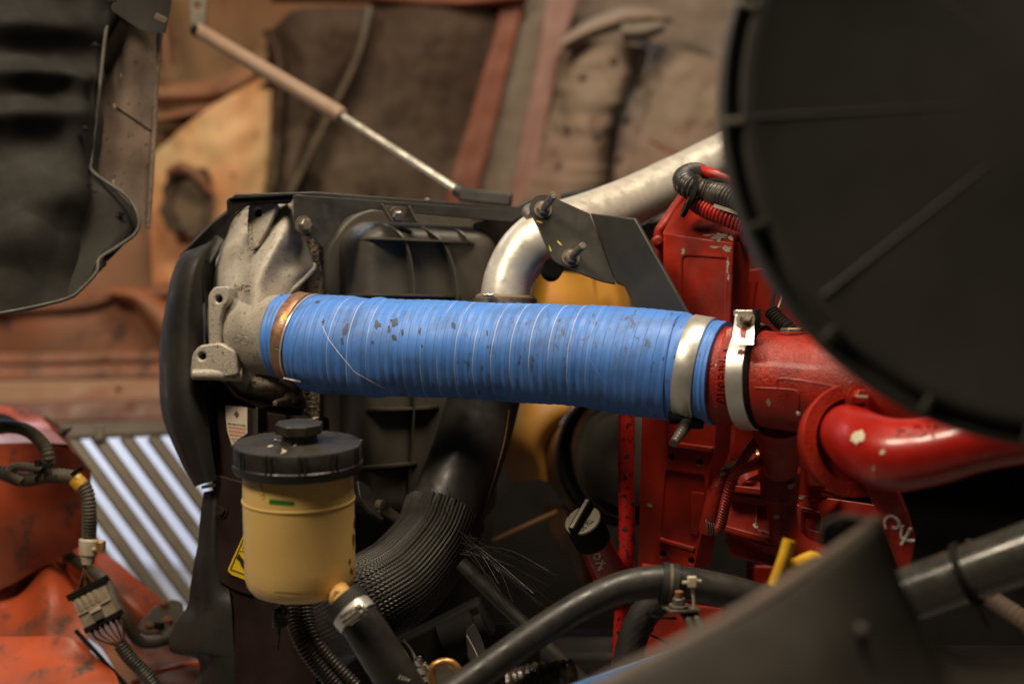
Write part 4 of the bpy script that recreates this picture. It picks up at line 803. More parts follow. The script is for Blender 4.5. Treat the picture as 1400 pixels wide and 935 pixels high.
c, r, _ = band(14, 0.85, 0.0215, M['band'], 'hose_clamp', 0.0016, label='polished steel hose clamp band at the engine end')
# T-bolt below right clamp
tb = P(934, 574, 1.50); mk('clamp_trunnion', lathe(P(930, 571, 1.50), RT, [(-.012, 0), (-.012, .007), (.022, .007), (.022, 0)], 16), M['dark'], bh)
mk('clamp_trunnion', lathe(P(948, 575, 1.50), RT, [(-.010, 0), (-.010, .009), (.010, .009), (.010, 0)], 6), M['dark'], bh)
mk('tension_bolt', tube([P(944, 572, 1.505), P(932, 590, 1.48), P(921, 606, 1.46)], [0.0075, 0.006, 0.0042], seg=16, step=0.001, fn=lambda s, th, L: .0003 * math.sin(s * 5000)), M['loom'], bh)
mk('clamp_underplate', lathe(hp_[15], hd[14], [(-.01, hr_[15]), (-.01, hr_[15] + .003), (.01, hr_[15] + .003), (.01, hr_[15])], 60), M['band'], bh) if False else None
# clamp tail left below
mk('clamp_screw', tube([P(384, 520, 1.62), P(400, 528, 1.615), P(408, 538, 1.62)], 0.004, seg=10), M['dark'], bh)
mk('clamp_lip', tube([P(388, 517, 1.615), P(402, 520, 1.61), P(411, 522, 1.612)], 0.0012, seg=8), M['rod'], bh)
curve_on([(441, 446), (448, 462), (462, 481), (478, 500), (486, 509), (505, 520), (528, 532)], 'bhose', 0.00035, 'loose_thread', M['chalk'], bh, 60, 0.0002)
curve_on([(765, 432), (790, 466), (806, 492), (822, 516), (850, 545)], 'bhose', 0.00016, 'loose_thread', M['faint'], bh, 60, 0.0002)
for i, (x, y, a, b2, ro) in enumerate(((472, 451, 3, 9, .3), (468, 466, 2, 6, 0), (516, 444, 4, 6, -.2), (539, 441, 6, 6, 0), (540, 462, 3, 6, -.5), (532, 450, 2, 4, 0), (550, 455, 1.6, 5, 0), (509, 468, 3, 3, .3), (574, 453, 1.6, 5, .2), (442, 440, 2, 4, .2), (434, 413, 3, 2, 0), (577, 473, 1.5, 2, 0), (620, 446, 3, 5, 0), (666, 455, 1.5, 4, 0), (667, 474, 1.4, 1.4, 0), (924, 489, 3, 3, 0), (907, 490, 1.6, 3, .2))):
    decal('grease_smudge', blob(x, y, a, b2, i, 12, .4, ro), 'bhose', mat('grease_smudge', (0.04, 0.055, 0.09), (0.06, 0.085, 0.15), 0.6) if i == 0 else bpy.data.materials['grease_smudge'], bh, off=0.0002, cuts=1)
# ------------------------------------------------------------------ coolant bottle
bo = thing('coolant_bottle', 'amber plastic coolant bottle with a black ribbed lid and cap', 'bottle', P(411, 806, 1.45))
B0 = P(411, 808, 1.45); kS = S(1.45)
h_lt = zat(B0, 605); h_lb = zat(B0, 634)
rb = 75 * kS; hb = h_lb
mk('bottle_body', lathe(B0, Z, [(0, 0), (0, rb * .75), (0.003, rb * .88), (0.009, rb * .96), (0.018, rb), (hb * .25, rb), (hb * .72, rb), (hb * .725, rb + .0011), (hb * .735, rb + .0011), (hb * .74, rb), (hb * .97, rb * .985), (hb + .004, rb * .985), (hb + .004, 0)], 96), M['bottle'], bo, bv='bottle', ang=50)
rl = 87.5 * kS
lid = mk('lid', lathe(B0, Z, [(h_lb - .006, rl * .9), (h_lb - .006, rl * .975), (h_lb - .002, rl), (h_lb + .003, rl), (h_lb + .004, rl * .985), (h_lt - .002, rl * .985), (h_lt - .0005, rl * .975), (h_lt, rl * .955), (h_lt + .001, rl * .5), (h_lt + .002, 0)], 110), M['lid'], bo, bv='lid', ang=30)
for k2 in range(12):
    a = 2 * math.pi * (k2 + .42) / 12; dv = Vector((math.cos(a), math.sin(a), 0)); tv = Vector((-dv.y, dv.x, 0))
    for e in (-1, 1): mk('lid_rib', box(B0 + Z * ((h_lb + h_lt) / 2 + .001) + dv * rl * .985 + tv * e * .0028, tv * .0010, dv * .0013, Z * ((h_lt - h_lb) / 2 - .001)), M['lid'], lid, bevel=0.0004)
capc = B0 + Z * h_lt + Vector((.002, 0, 0)); rc = 24 * kS
mk('cap_neck', lathe(capc, Z, [(0, rc * 1.05), (.005, rc), (.016, rc), (.016, 0)], 40), M['lid'], bo)
cap = mk('cap', lathe(capc, Z, [(.010, rc * 1.25), (.0105, rc * 1.38), (.0195, rc * 1.38), (.0205, rc * 1.3), (.0207, 0)], 8, x=Vector((math.cos(.39), math.sin(.39), 0))), M['lid'], bo, bevel=0.0006, bv='cap', ang=20)
mk('vent_tab', tube([P(375, 601, 1.43), P(392, 603, 1.43), P(394, 597, 1.43)], .0008, seg=6), M['band'], bo)
decal('level_mark', rnd([(368, 682), (402, 685.5), (402, 691), (368, 689)], 2), 'bottle', M['green'], bo, off=0.0004)
M['emb'] = mat('embossed_amber_plastic', (0.7, 0.46, 0.16), (0.66, 0.42, 0.14), 0.3, sss=0.2)
curve_on([(355, 661), (357, 668), (360, 676)], 'bottle', 0.0012, 'embossed_arrow', M['emb'], bo)
curve_on(circ(359, 679, 2.6, 10, 3) + [(361.6, 679)], 'bottle', 0.0006, 'embossed_arrow', M['emb'], bo)
curve_on([(452, 681), (470, 678), (485, 673)], 'bottle', 0.0005, 'moulded_line', M['emb'], bo)
M['grime'] = mat('brown_grime', (0.1, 0.05, 0.015), (0.16, 0.08, 0.02), 0.6)
for i, (x, y, a, b2) in enumerate(((483, 738, 1.2, 10), (484, 716, .8, 8), (478, 768, 1.6, 4), (480, 780, 2, 5))): decal('grime_streak', blob(x, y, a, b2, i + 20, 12, .4), 'bottle', M['grime'], bo, off=.0003, cuts=1)
curve_on([(375, 809), (395, 810), (412, 812)], 'bottle', 0.0003, 'grime_streak', M['grime'], bo)
curve_on([(344, 800), (380, 813), (420, 815), (450, 810)], 'bottle', 0.0003, 'moulded_line', M['emb'], bo)
for i, (x, y, ro) in enumerate(((369, 610, -.2), (388, 616, .7), (388, 618, -.5), (405, 608, -.5))):
    decal('scratch', blob(x, y, 4, 1, i, 8, .3, ro), 'lid', M['chipw'], lid, off=.0003, cuts=1)
decal('scratch', blob(431, 571, 6, 1.2, 3, 10, .4, -.2), 'cap', M['chipw'], cap, off=.0004, cuts=1)
for i in range(16): decal('scratch', blob(404 + random.random() * 34, 571 + random.random() * 8, 2.2, .45, i, 7, .4, random.random()), 'cap', M['edge'], cap, off=.0004, cuts=0)
sa, sb = P(450, 796, 1.44), P(484, 838, 1.38)
mk('spout', tube([sa, sa.lerp(sb, .5), sb], [0.0135, 0.0125, 0.0125], seg=28), M['spout'], bo)
mk('spout_rib', bar(P(462, 805, 1.40), P(455, 822, 1.40), 0.006, 0.01), M['spout'], bo, bevel=.001)
dh = thing('drain_hose', 'short black rubber hose clamped to the amber bottle spout', 'hose', P(520, 900, 1.38))
ha = P(470, 822, 1.385)
mk('hose_body', tube([ha, P(484, 838, 1.38), P(505, 868, 1.38), P(525, 900, 1.385), P(545, 930, 1.39), P(570, 970, 1.40)], [0.0195, 0.0195, .0205, .021, .021, .021], seg=40), M['hose'], dh, bv='drain')
dax = (P(484, 838, 1.38) - ha).normalized()
mk('hose_cuff', lathe(P(475, 826, 1.384), dax, [(-.006, .013), (-.006, .0215), (.006, .0215), (.006, .019)], 40), M['rub'], dh)
cb = P(485, 840, 1.38); mk('clamp_band', lathe(cb, dax, [(-.006, .019), (-.006, .0212), (.006, .0212), (.006, .019)], 48), M['band'], dh)
scr = (P(502, 826, 1.35) - P(468, 850, 1.35)).normalized(); cc = P(484, 839, 1.352)
shs = mk('screw_housing', box(cc, scr * .0125, dax * .0058, scr.cross(dax) * .0035), M['chrome'], dh, bevel=.0008)
mk('screw_barrel', lathe(cc - FW * .0035, scr, [(-.0125, 0), (-.0125, .004), (.006, .0046), (.006, 0)], 20), M['chrome'], shs)
mk('screw_head', lathe(cc + scr * .007 - FW * .004, -FW + scr * .5, [(-.004, .0052), (.002, .0052), (.004, .004), (.004, .002), (.002, 0)], 6), M['chrome'], shs)
for e in (-1, 1): mk('screw_slot', box(cc + dax * e * .0058 - FW * .002, scr * .009, dax * .0008, FW * .0016), M['band'], shs)
for i in range(4): curve_on([(545 + i * 4, 928 + i), (548 + i * 4, 922 + i * 2)], 'drain', .0004, 'scratch', M['chipw'], dh, n=4)
# tied rope and twin looms below the bottle
rp = thing('tied_cord', 'dark cord knotted around a bolt below the amber bottle', 'cord', P(383, 840, 1.5))
for i in range(5): mk('coil', ring(P(383, 836 + i * 4.2, 1.47), Z + RT * (.1 - .05 * i), .0045, .008, .003, 20), M['strand'], rp)
mk('tail', tube([P(382, 850, 1.47), P(381, 870, 1.47), P(379, 888, 1.47)], .0016, seg=10), M['strand'], rp)
mk('knot', tube([P(378, 832, 1.47), P(386, 828, 1.46), P(392, 834, 1.46), P(388, 842, 1.46), P(380, 838, 1.46)], .0022, seg=10), M['strand'], rp)
bolt_at(P(390, 839, 1.47), -FW, .004, .005, M['bolt'], rp)
tl = thing('twin_loom', 'pair of dark ribbed looms curving down below the bottle', 'wiring loom', P(440, 900, 1.5))
loom('conduit', [(398, 820, 1.52), (402, 850, 1.51), (412, 878, 1.50), (430, 905, 1.50), (465, 945, 1.50)], 0.0075, 0.0042, M['loom'], tl)
loom('conduit', [(416, 820, 1.53), (420, 850, 1.52), (430, 876, 1.51), (448, 900, 1.51), (485, 938, 1.51)], 0.0075, 0.0042, M['loom'], tl)
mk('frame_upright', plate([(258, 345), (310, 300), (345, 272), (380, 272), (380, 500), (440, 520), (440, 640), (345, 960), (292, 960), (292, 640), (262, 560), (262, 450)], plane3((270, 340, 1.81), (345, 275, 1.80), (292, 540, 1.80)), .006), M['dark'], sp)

for o_ in (lo, l2, tl): o_['group'] = 'ribbed wire looms'
# ------------------------------------------------------------------ steel pipe
pi = thing('coolant_pipe', 'weathered steel pipe bending up from behind the blue hose to the right', 'pipe', P(720, 380, 1.75))
spn = [(690, 430, 1.70, 34), (691, 405, 1.70, 34), (700, 372, 1.705, 35), (722, 340, 1.71, 37), (756, 318, 1.73, 39), (800, 303, 1.76, 38), (860, 278, 1.80, 35), (930, 244, 1.85, 33), (1010, 205, 1.90, 32), (1060, 180, 1.94, 31)]
mk('pipe', tube([P(a, b, c) for a, b, c, d in spn], [d * S(c) for a, b, c, d in spn], seg=64, step=.004, fn=lambda s, th, L: .0006 * noise.noise(Vector((s * 30, th, 0)))), M['steel'], pi, ang=80)
mk('rubber_sleeve', lathe(P(691, 418, 1.70), (P(692, 395, 1.70) - P(691, 418, 1.70)), [(-.02, .036), (.002, .0365), (.010, .036), (.013, .0325), (.013, .03)], 48, fn=lambda h, th: .0012 * math.sin(th * 5)), mat('tan_dried_rubber', (0.22, 0.16, 0.1), (0.16, 0.11, 0.07), 0.7, sc=60), pi)
mk('sleeve_clamp', ring(P(691, 412, 1.70), UP, .036, .0385, .006, 48), M['bolt'], pi)
mk('clamp_foil', box(P(668, 404, 1.66), RT * .006, UP * .002, FW * .004), M['chrome'], pi, bevel=.001)
# ------------------------------------------------------------------ bracket
br = thing('pipe_bracket', 'folded black steel bracket with two long studs holding the steel pipe', 'bracket', P(830, 370, 1.64))
b1 = plane3((740, 280, 1.655), (800, 320, 1.655), (780, 360, 1.645)); fold_t, fold_b = (806, 292), (842, 388)
mk('bracket_face', plate(rnd([(731, 267), (748, 266), (805, 291.6), (806, 292), (842, 388), (840.5, 387.7), (822, 384), (775, 366), (757, 357), (723, 283)], 7) , b1, .005), M['plate'], br, bevel=.0012)
q1, q2 = onp(806, 292, b1), onp(842, 388, b1)
b2p = P(905, 360, 1.60); nn = (q2 - q1).cross(b2p - q1).normalized(); nn = nn if nn.dot(CAM - q1) > 0 else -nn
b2 = (q1, nn)
mk('bracket_wing', plate([(806.5, 292), (868, 299), (940, 428), (948, 450), (875, 450), (868, 422), (853, 392), (842, 388)], b2, .005), M['plate'], br, bevel=.0012)
mk('wing_edge', plate([(868.5, 299), (871, 301), (944, 430), (940, 430)], (b2[0] - FW * .0006, b2[1]), .004), M['edge'], br) if False else None
for (x, y, ex, ey) in ((742, 287, 757, 267), (780, 353, 797, 336)):
    p0 = onp(x, y, b1); p1 = P(ex, ey, 1.60); ax = (p1 - p0).normalized()
    mk('washer', lathe(p0, b1[1], [(0, 0), (0, .0105), (.002, .0105), (.002, 0)], 28), M['bolt'], br)
    mk('nut', lathe(p0, b1[1], [(.002, 0), (.002, .008), (.009, .0078), (.0095, .005), (.0095, 0)], 6), M['bolt'], br, bevel=.0005)
    mk('stud', lathe(p0, ax, [(.005, .0042), (.012, .0045), ((p1 - p0).length, .0045), ((p1 - p0).length + .001, .0035), ((p1 - p0).length + .001, 0)], 18, fn=lambda h, th: .0003 * math.sin(h * 5200)), M['bolt'], br)
BV['br1'] = BVHTree.FromPolygons([onp(x, y, b1) for x, y in ((700, 240), (860, 240), (860, 420), (700, 420))], [(0, 1, 2, 3)])
for x, y, a in ((765, 333, .9), (738, 304, .3), (752, 340, 1.2)): decal('yellow_mark', blob(x, y, 4.6, 1.1, int(x), 10, .3, a), 'br1', M['yelmark'], br, off=.0006, cuts=0)
mk('pipe_saddle', tube([P(733, 300, 1.70), P(726, 290, 1.72)], .012, seg=16), M['bolt'], br)
mk('lower_spacer', lathe(P(757, 366, 1.665), b1[1], [(-.02, .012), (0, .012), (0, 0)], 24), M['dark'], br)
# ------------------------------------------------------------------ fan behind
fa = thing('cooling_fan', 'yellow plastic engine fan blades behind the blue hose', 'fan', P(770, 520, 2.0))
fc = P(842, 545, 2.02)
def blade(name, rows, m): return mk(name, grid(rows, 24, 24, .004), m, fa)
blade('blade', [[(700, 345, 2.02), (705, 420, 1.98), (712, 470, 1.97)], [(750, 368, 1.96), (760, 420, 1.95), (764, 480, 1.95)], [(810, 376, 1.98), (818, 430, 1.97), (824, 490, 1.97)]], M['fan'])
blade('blade', [[(812, 375, 2.02), (818, 430, 2.02), (824, 480, 2.02)], [(840, 384, 2.02), (846, 430, 2.02), (850, 480, 2.02)], [(858, 392, 2.05), (862, 420, 2.05), (862, 480, 2.05)]], M['fan'])
blade('blade', [[(660, 530, 2.04), (680, 610, 2.0), (700, 660, 2.0)], [(720, 530, 1.98), (724, 600, 1.95), (735, 655, 1.97)], [(782, 530, 1.98), (776, 560, 1.96), (750, 610, 1.98), (760, 665, 2.0)]], M['fan'])
blade('blade', [[(776, 530, 2.0), (752, 590, 1.98), (745, 640, 1.98), (770, 690, 1.98)], [(800, 540, 2.0), (770, 600, 1.95), (772, 650, 1.95), (785, 700, 1.97)], [(815, 545, 2.04), (795, 590, 2.0), (792, 650, 2.0), (800, 720, 2.0)]], M['fandull'])
blade('blade', [[(740, 690, 2.03), (760, 740, 2.0), (790, 790, 2.0)], [(770, 690, 1.98), (790, 740, 1.96), (800, 800, 1.98)], [(790, 690, 2.03), (812, 740, 2.03), (820, 800, 2.03)]], M['fandull'])
mk('tan_stay', tube([P(650, 752, 1.93), P(700, 728, 1.93), P(762, 700, 1.93)], .0042, seg=12), M['fandull'], fa)
pu = thing('fan_drive', 'dull black round fan drive hub behind the red tube', 'pulley', P(860, 640, 1.85))
mk('drive_hub', lathe(P(858, 628, 1.88), -FW + RT * -.45, [(-.09, .075), (-.02, .082), (-.012, .08), (-.01, .068), (.01, .062), (.016, .05), (.02, .02), (.02, 0)], 72), mat('sooty_grey_hub', (0.035, 0.03, 0.022), (0.06, 0.05, 0.038), 0.5, .3, sc=9), pu)
mk('drive_rim', lathe(P(848, 625, 1.88), -FW + RT * -.45, [(-.05, .09), (.0, .092), (.004, .086), (-.01, .084)], 72), M['dark'], pu)
# ------------------------------------------------------------------ red engine front cover
en = thing('engine', 'chipped red painted engine block and front cover on the right', 'engine', P(960, 700, 1.75))
e1 = plane3((905, 330, 1.68), (1003, 330, 1.63), (905, 440, 1.68))
def red(name, bm, bevel=.002, m='red', bv=False, seg=3, **k): return mk(name, bm, M[m], en, bevel=bevel, bv=bv, seg=seg, **k)
red('upper_cover', plate([(906, 318), (1003, 331), (998, 460), (905, 460)], e1, .05, holes=[rnd([(933, 350), (994, 354), (990, 450), (931, 450)], 7)]), .003, bv='cov')
red('cover_recess', plate([(925, 342), (1000, 345), (996, 460), (925, 460)], (e1[0] + FW * .003, e1[1]), .04), 0)
tq = plane3((905, 319, 1.68), (1004, 332, 1.63), (937, 262, 1.745))
red('cover_top', plate([(905, 319), (1004, 332), (1010, 290), (936, 262)], tq, .01), .002, bv='ctop')
sd_ = plane3((905, 319, 1.682), (905, 440, 1.682), (895, 330, 1.72))
red('cover_cheek', tube([P(935, 268, 1.74), P(910, 305, 1.71), P(900, 330, 1.71), P(899, 450, 1.71)], .0065, seg=20), 0)
red('cheek_nose', lathe(P(899, 330, 1.70), -FW, [(-.01, .007), (.006, .0065), (.008, .004), (.008, 0)], 20), 0)
red('cover_side', plate([(1004, 332), (1022, 345), (1020, 470), (998, 470)], plane3((1003, 331, 1.631), (998, 460, 1.631), (1022, 345, 1.70)), .01), .001)
red('rear_cover', plate([(1020, 370), (1045, 365), (1110, 430), (1110, 480), (1018, 480)], plane3((1020, 380, 1.72), (1100, 430, 1.70), (1020, 470, 1.72)), .02), .002)
red('rear_rib', tube([P(1031, 385, 1.70), P(1026, 420, 1.70), P(1022, 470, 1.70)], .005, seg=12), 0)
red('shaft_boss', lathe(P(1010, 325, 1.66), -FW + RT * .8, [(-.02, .014), (.0, .014), (.0, .010), (.012, .010), (.012, 0)], 24), 0)
for i, (x, y, a, b2) in enumerate(((982, 324, 9, 5), (995, 340, 6, 4), (995, 362, 2.2, 10), (978, 338, 8, 1.4), (999, 326, 3, 4), (996, 380, 1.5, 6), (934, 344, 2, 4))):
    decal('paint_chip', blob(x, y, a, b2, i + 40, 18, .5), 'cov', M['chip'], en, off=.0005, cuts=1)
for i, (x, y, a, b2) in enumerate(((968, 322, 5, 1), (990, 322, 5, 2))): decal('paint_chip', blob(x, y, a, b2, i + 60, 14, .5), 'ctop', M['chip'], en, off=.0005, cuts=1)
# lower front cover
e2 = plane3((878, 570, 1.70), (978, 590, 1.645), (880, 790, 1.70))
hol = [circ(917, 625, 4.6), circ(956, 632, 4.6), circ(906, 757, 4.4), circ(945, 766, 4.4)]
red('front_cover', plate([(878, 540), (980, 550), (977, 620), (970, 640), (967, 700), (948, 780), (870, 800), (873, 740)], e2, .04, holes=[rnd([(910, 642), (963, 649), (962, 700), (950, 752), (902, 736)], 4)] + hol), .003, bv='fcov')
red('cover_recess', plate([(900, 635), (968, 640), (968, 705), (952, 760), (895, 745)], (e2[0] + FW * .004, e2[1]), .03), 0)
red('recess_pad', plate([(944, 672), (966, 674), (966, 698), (953, 733), (943, 729)], (e2[0] + FW * .001, e2[1]), .01), .001)
for x, y, a, b2 in ((917, 625, 5, 5), (956, 632, 5, 5), (906, 757, 5, 5), (945, 766, 5, 5)): mk('bolt_hole', lathe(onp(x, y, e2) + FW * .02, -FW, [(0, .005), (.001, .005), (.001, 0)], 14), M['dark'], en)
red('cover_ledge', plate([(913, 603), (974, 611), (972, 620), (913, 611)], (e2[0] - FW * .008, e2[1]), .008), .002)
red('cover_upright', plate([(911, 545), (919, 546), (919, 606), (911, 604)], (e2[0] - FW * .006, e2[1]), .006), .002)
red('lower_ledge', plate([(901, 735), (949, 748), (948, 755), (901, 741)], (e2[0] - FW * .004, e2[1]), .006), .0015)
for i, (x, y, a, b2, ro) in enumerate(((932, 660, 4, 2, -.5), (889, 690, 4, 2, .6), (944, 751, 5, 1.5, .2), (905, 737, 3, 1.4, .3), (957, 636, 3, 1, 0))):
    decal('paint_chip', blob(x, y, a, b2, i + 70, 14, .4, ro), 'fcov', M['chip'], en, off=.0012, cuts=1)
red('foot_block', plate([(870, 800), (878, 768), (900, 772), (905, 800)], plane3((870, 800, 1.66), (905, 800, 1.65), (880, 770, 1.68)), .03), .002)
red('lower_cover', plate([(860, 860), (905, 820), (990, 830), (990, 960), (860, 960)], plane3((860, 860, 1.62), (990, 860, 1.6), (900, 950, 1.6)), .04), .004)
# block right of the cover
e3 = plane3((990, 680, 1.66), (1090, 690, 1.63), (1000, 740, 1.64))
red('pump_body', plate(rnd([(1000, 672), (1060, 680), (1095, 690), (1095, 756), (1040, 745), (988, 722)], 5), e3, .05, holes=[rnd([(1036, 688), (1082, 692), (1082, 738), (1034, 722)], 5)]), .003, bv='pump')
red('pump_recess', plate([(1030, 684), (1088, 688), (1088, 742), (1030, 726)], (e3[0] + FW * .004, e3[1]), .04), 0)
red('pump_top', plate([(998, 672), (1022, 656), (1052, 660), (1064, 680), (1064, 684), (1000, 674)], plane3((998, 672, 1.65), (1064, 682, 1.63), (1022, 656, 1.69)), .01), .002)
red('pump_edge', bar(P(1003, 668, 1.65), P(1055, 674, 1.635), .009, .02), .002)
red('pump_base', bar(P(990, 722, 1.64), P(1100, 752, 1.62), .008, .02), .002)
red('gusset', grid([[(1003, 655, 1.67), (1012, 664, 1.66)], [(1020, 643, 1.67), (1022, 655, 1.66)], [(1036, 641, 1.68), (1036, 648, 1.67)]], 10, 4, .006), 0)
for i, pts in enumerate(([(1035, 690), (1034, 705), (1033, 716)], [(1036, 722), (1050, 728), (1066, 733)], [(1004, 668), (1020, 669)])):
    curve_on(pts, 'pump', .0006, 'bare_edge', M['chip'], en)
for i, (x, y, a, b2) in enumerate(((1033, 718, 3, 4), (1045, 718, 4, 2.4), (1061, 732, 4, 2), (1036, 686, 2.4, 3), (1056, 735, 2, 1))):
    decal('paint_chip', blob(x, y, a, b2, i + 90, 14, .4), 'pump', M['chipw'], en, off=.001, cuts=1)
col0 = P(1066, 672, 1.60)
red('port_column', tube([P(1068, 590, 1.58), P(1069, 660, 1.60), P(1071, 720, 1.61), P(1090, 752, 1.61), P(1125, 765, 1.61), P(1160, 766, 1.61)], [.017, .017, .017, .018, .018, .018], seg=32), 0, bv='colm')
red('port_collar', lathe(P(1066, 662, 1.60), Z, [(-.018, .017), (-.018, .021), (.016, .024), (.020, .021), (.020, 0)], 10), .0015, ang=20)
red('port_block', lathe(P(1066, 632, 1.59), Z, [(-.012, .0), (-.012, .021), (.012, .021), (.014, .018)], 8), .0015, ang=20)
decal('paint_chip', blob(1077, 661, 4, 4, 7, 14, .4), 'colm', M['chip'], en, off=.008, cuts=1)
decal('paint_chip', blob(1062, 706, 4, 3, 8, 14, .4), 'colm', M['chip'], en, off=.0006, cuts=1)
e4 = plane3((1095, 680, 1.66), (1200, 700, 1.63), (1095, 740, 1.65))
red('side_plate', plate([(1092, 676), (1130, 680), (1200, 690), (1200, 790), (1092, 750)], e4, .03, holes=[rnd([(1094, 700), (1122, 703), (1124, 728), (1104, 722)], 6)]), .002, bv='sidep')
red('side_recess', plate([(1090, 696), (1128, 700), (1128, 732), (1092, 726)], (e4[0] + FW * .005, e4[1]), .02), 0)
for i, (x, y, a, b2) in enumerate(((1096, 680, 4, 2), (1112, 683, 5, 1.6), (1118, 684, 2, 1.6))): decal('paint_chip', blob(x, y, a, b2, i + 100, 12, .4), 'sidep', M['chip'], en, off=.001, cuts=1)
for pts in ([(1090, 693), (1108, 696), (1120, 700)], [(1122, 702), (1124, 715), (1122, 728)]): curve_on(pts, 'sidep', .0006, 'bare_edge', M['chip'], en, off=.001)
red('side_box', box(P(1114, 652, 1.64), RT * .010, UP * .010, FW * .01), .001)
red('side_box', box(P(1128, 670, 1.66), RT * .022, UP * .008, FW * .01), .002)
red('side_box', box(P(1107, 636, 1.65), RT * .008, UP * .005, FW * .01), .001)
red('side_rib', tube([P(1104, 652, 1.64), P(1125, 668, 1.635), P(1150, 676, 1.64)], .004, seg=10), 0)
red('under_rail', bar(P(1000, 742, 1.70), P(1130, 775, 1.68), .03, .03), .003)
red('deep_block', box(P(1055, 640, 1.80), RT * .055, UP * .10, FW * .03), .004)
red('deep_block', box(P(1090, 800, 1.80), RT * .06, UP * .03, FW * .03), .004)
red('deep_block', box(P(1130, 560, 1.85), RT * .07, UP * .10, FW * .03), .004)
red('oil_pan', box(P(1010, 815, 1.80), RT * .10, UP * .02, FW * .05), .004)
# red tube
rt = thing('dipstick_tube', 'upright red tube streaked black with one black band, below the blue hose', 'tube', P(855, 850, 1.62))
tp_ = [(858, 470, 1.66), (857, 560, 1.645), (856, 640, 1.64), (857, 720, 1.635), (855, 790, 1.63), (848, 850, 1.63), (842, 915, 1.63)]
mk('tube_body', tube([P(*q) for q in tp_], [11.2 * S(1.64)] * 5 + [9 * S(1.64), 6 * S(1.64)], seg=32), M['redtube'], rt, bv='rtube')
mk('tape_band', tube([P(856.5, 738, 1.635), P(856, 763, 1.634)], 12 * S(1.64), seg=32), M['rub'], rt)
# red elbow pipe with loom
rp2 = thing('red_pipe', 'small red bent pipe with a brass fitting and chipped white patches', 'pipe', P(980, 700, 1.58))
mk('pipe', tube([P(1046, 628, 1.585), P(1022, 634, 1.57), P(1000, 644, 1.565), (P(984, 664, 1.565)), P(976, 690, 1.57), P(970, 715, 1.575)], .0092, seg=28), M['redcast'], rp2, bv='rp2')
mk('pipe_sleeve', tube([P(980, 672, 1.566), P(974, 700, 1.572), P(968, 726, 1.58)], .0108, seg=28), M['redcast'], rp2)
mk('fitting', lathe(P(1034, 628, 1.58), RT + UP * .2, [(0, .006), (0, .0105), (.004, .0105), (.005, .0125), (.009, .0125), (.009, .009)], 24), M['brass'], rp2)
for i in range(4): mk('spring_coil', ring(P(965 + i * 3.2, 717 + i * .6, 1.575), RT + UP * .15, .0085, .0115, .0012, 28), M['bolt'], rp2)
decal('paint_chip', blob(997, 636, 9, 3.5, 5, 16, .35, -.5), 'rp2', M['chipw'], rp2, cuts=1); decal('paint_chip', blob(988, 648, 4, 2.4, 6, 12, .3, -.3), 'rp2', M['chipw'], rp2, cuts=1)
ml = thing('wire_loom', 'thin red ribbed loom running beside the small red bent pipe', 'wiring loom', P(1000, 700, 1.56))
loom('conduit', [(1041, 594, 1.545), (1020, 622, 1.54), (1004, 650, 1.54), (994, 680, 1.545), (986, 715, 1.56), (982, 725, 1.57)], .0052, .0034, M['redloom'], ml, .0009, 20)
# top looms
t1 = thing('wire_loom', 'thick black ribbed loom bent over the red engine cover, strapped by a black tie', 'wiring loom', P(960, 250, 1.66))
loom('conduit', [(985, 262, 1.76), (955, 240, 1.72), (938, 243, 1.685), (938, 252, 1.66), (952, 259, 1.65), (970, 265, 1.645), (990, 269, 1.63), (1030, 284, 1.61), (1080, 300, 1.6)], .0135, .0046, M['loom'], t1, .0012, 28)
mk('wrap_tie', ring(P(946, 262, 1.65), RT * 1 + UP * -.25, .0160, .0185, .006, 30), M['dark'], t1)
t2 = thing('wire_loom', 'red painted ribbed loom below the thick black loom', 'wiring loom', P(990, 295, 1.65))
loom('conduit', [(946, 272, 1.655), (962, 284, 1.645), (990, 296, 1.63), (1020, 308, 1.62), (1050, 325, 1.61)], .0102, .0046, M['redloom'], t2, .0012, 24)
mk('tie', ring(P(943, 272, 1.65), RT + UP * -.4, .011, .023, .005, 30), M['dark'], t2)
t3 = thing('top_wires', 'loose black and red wires behind the thick loom', 'wires', P(980, 245, 1.7))
mk('wire', tube([P(944, 236, 1.69), P(956, 244, 1.67), P(966, 252, 1.66), P(1000, 256, 1.65)], .0028, seg=12), M['loom'], t3)
mk('wire', tube([P(955, 232, 1.71), P(975, 238, 1.69), P(1010, 252, 1.68)], .0065, seg=14), M['redloom'], t3)
mk('wire', tube([P(965, 250, 1.67), P(985, 248, 1.665), P(1010, 262, 1.65)], .004, seg=12), M['dark'], t3)
mk('tag', bar(P(976, 281, 1.62), P(1010, 292, 1.61), .004, .002), M['chip'], t3)
t4 = thing('sensor_lead', 'black braided sensor lead behind the red housing', 'cable', P(1060, 430, 1.55))
loom('lead', [(1054, 425, 1.58), (1064, 437, 1.57), (1078, 450, 1.56), (1090, 470, 1.56)], .0075, .004, M['dark'], t4, .001)
mk('lead_wire', tube([P(1062, 395, 1.6), P(1056, 410, 1.59), P(1056, 425, 1.58)], .0022, seg=10), M['dark'], t4)
mk('lead_wire', tube([P(1072, 398, 1.6), P(1066, 415, 1.59), P(1062, 425, 1.58)], .0012, seg=10), M['chip'], t4)
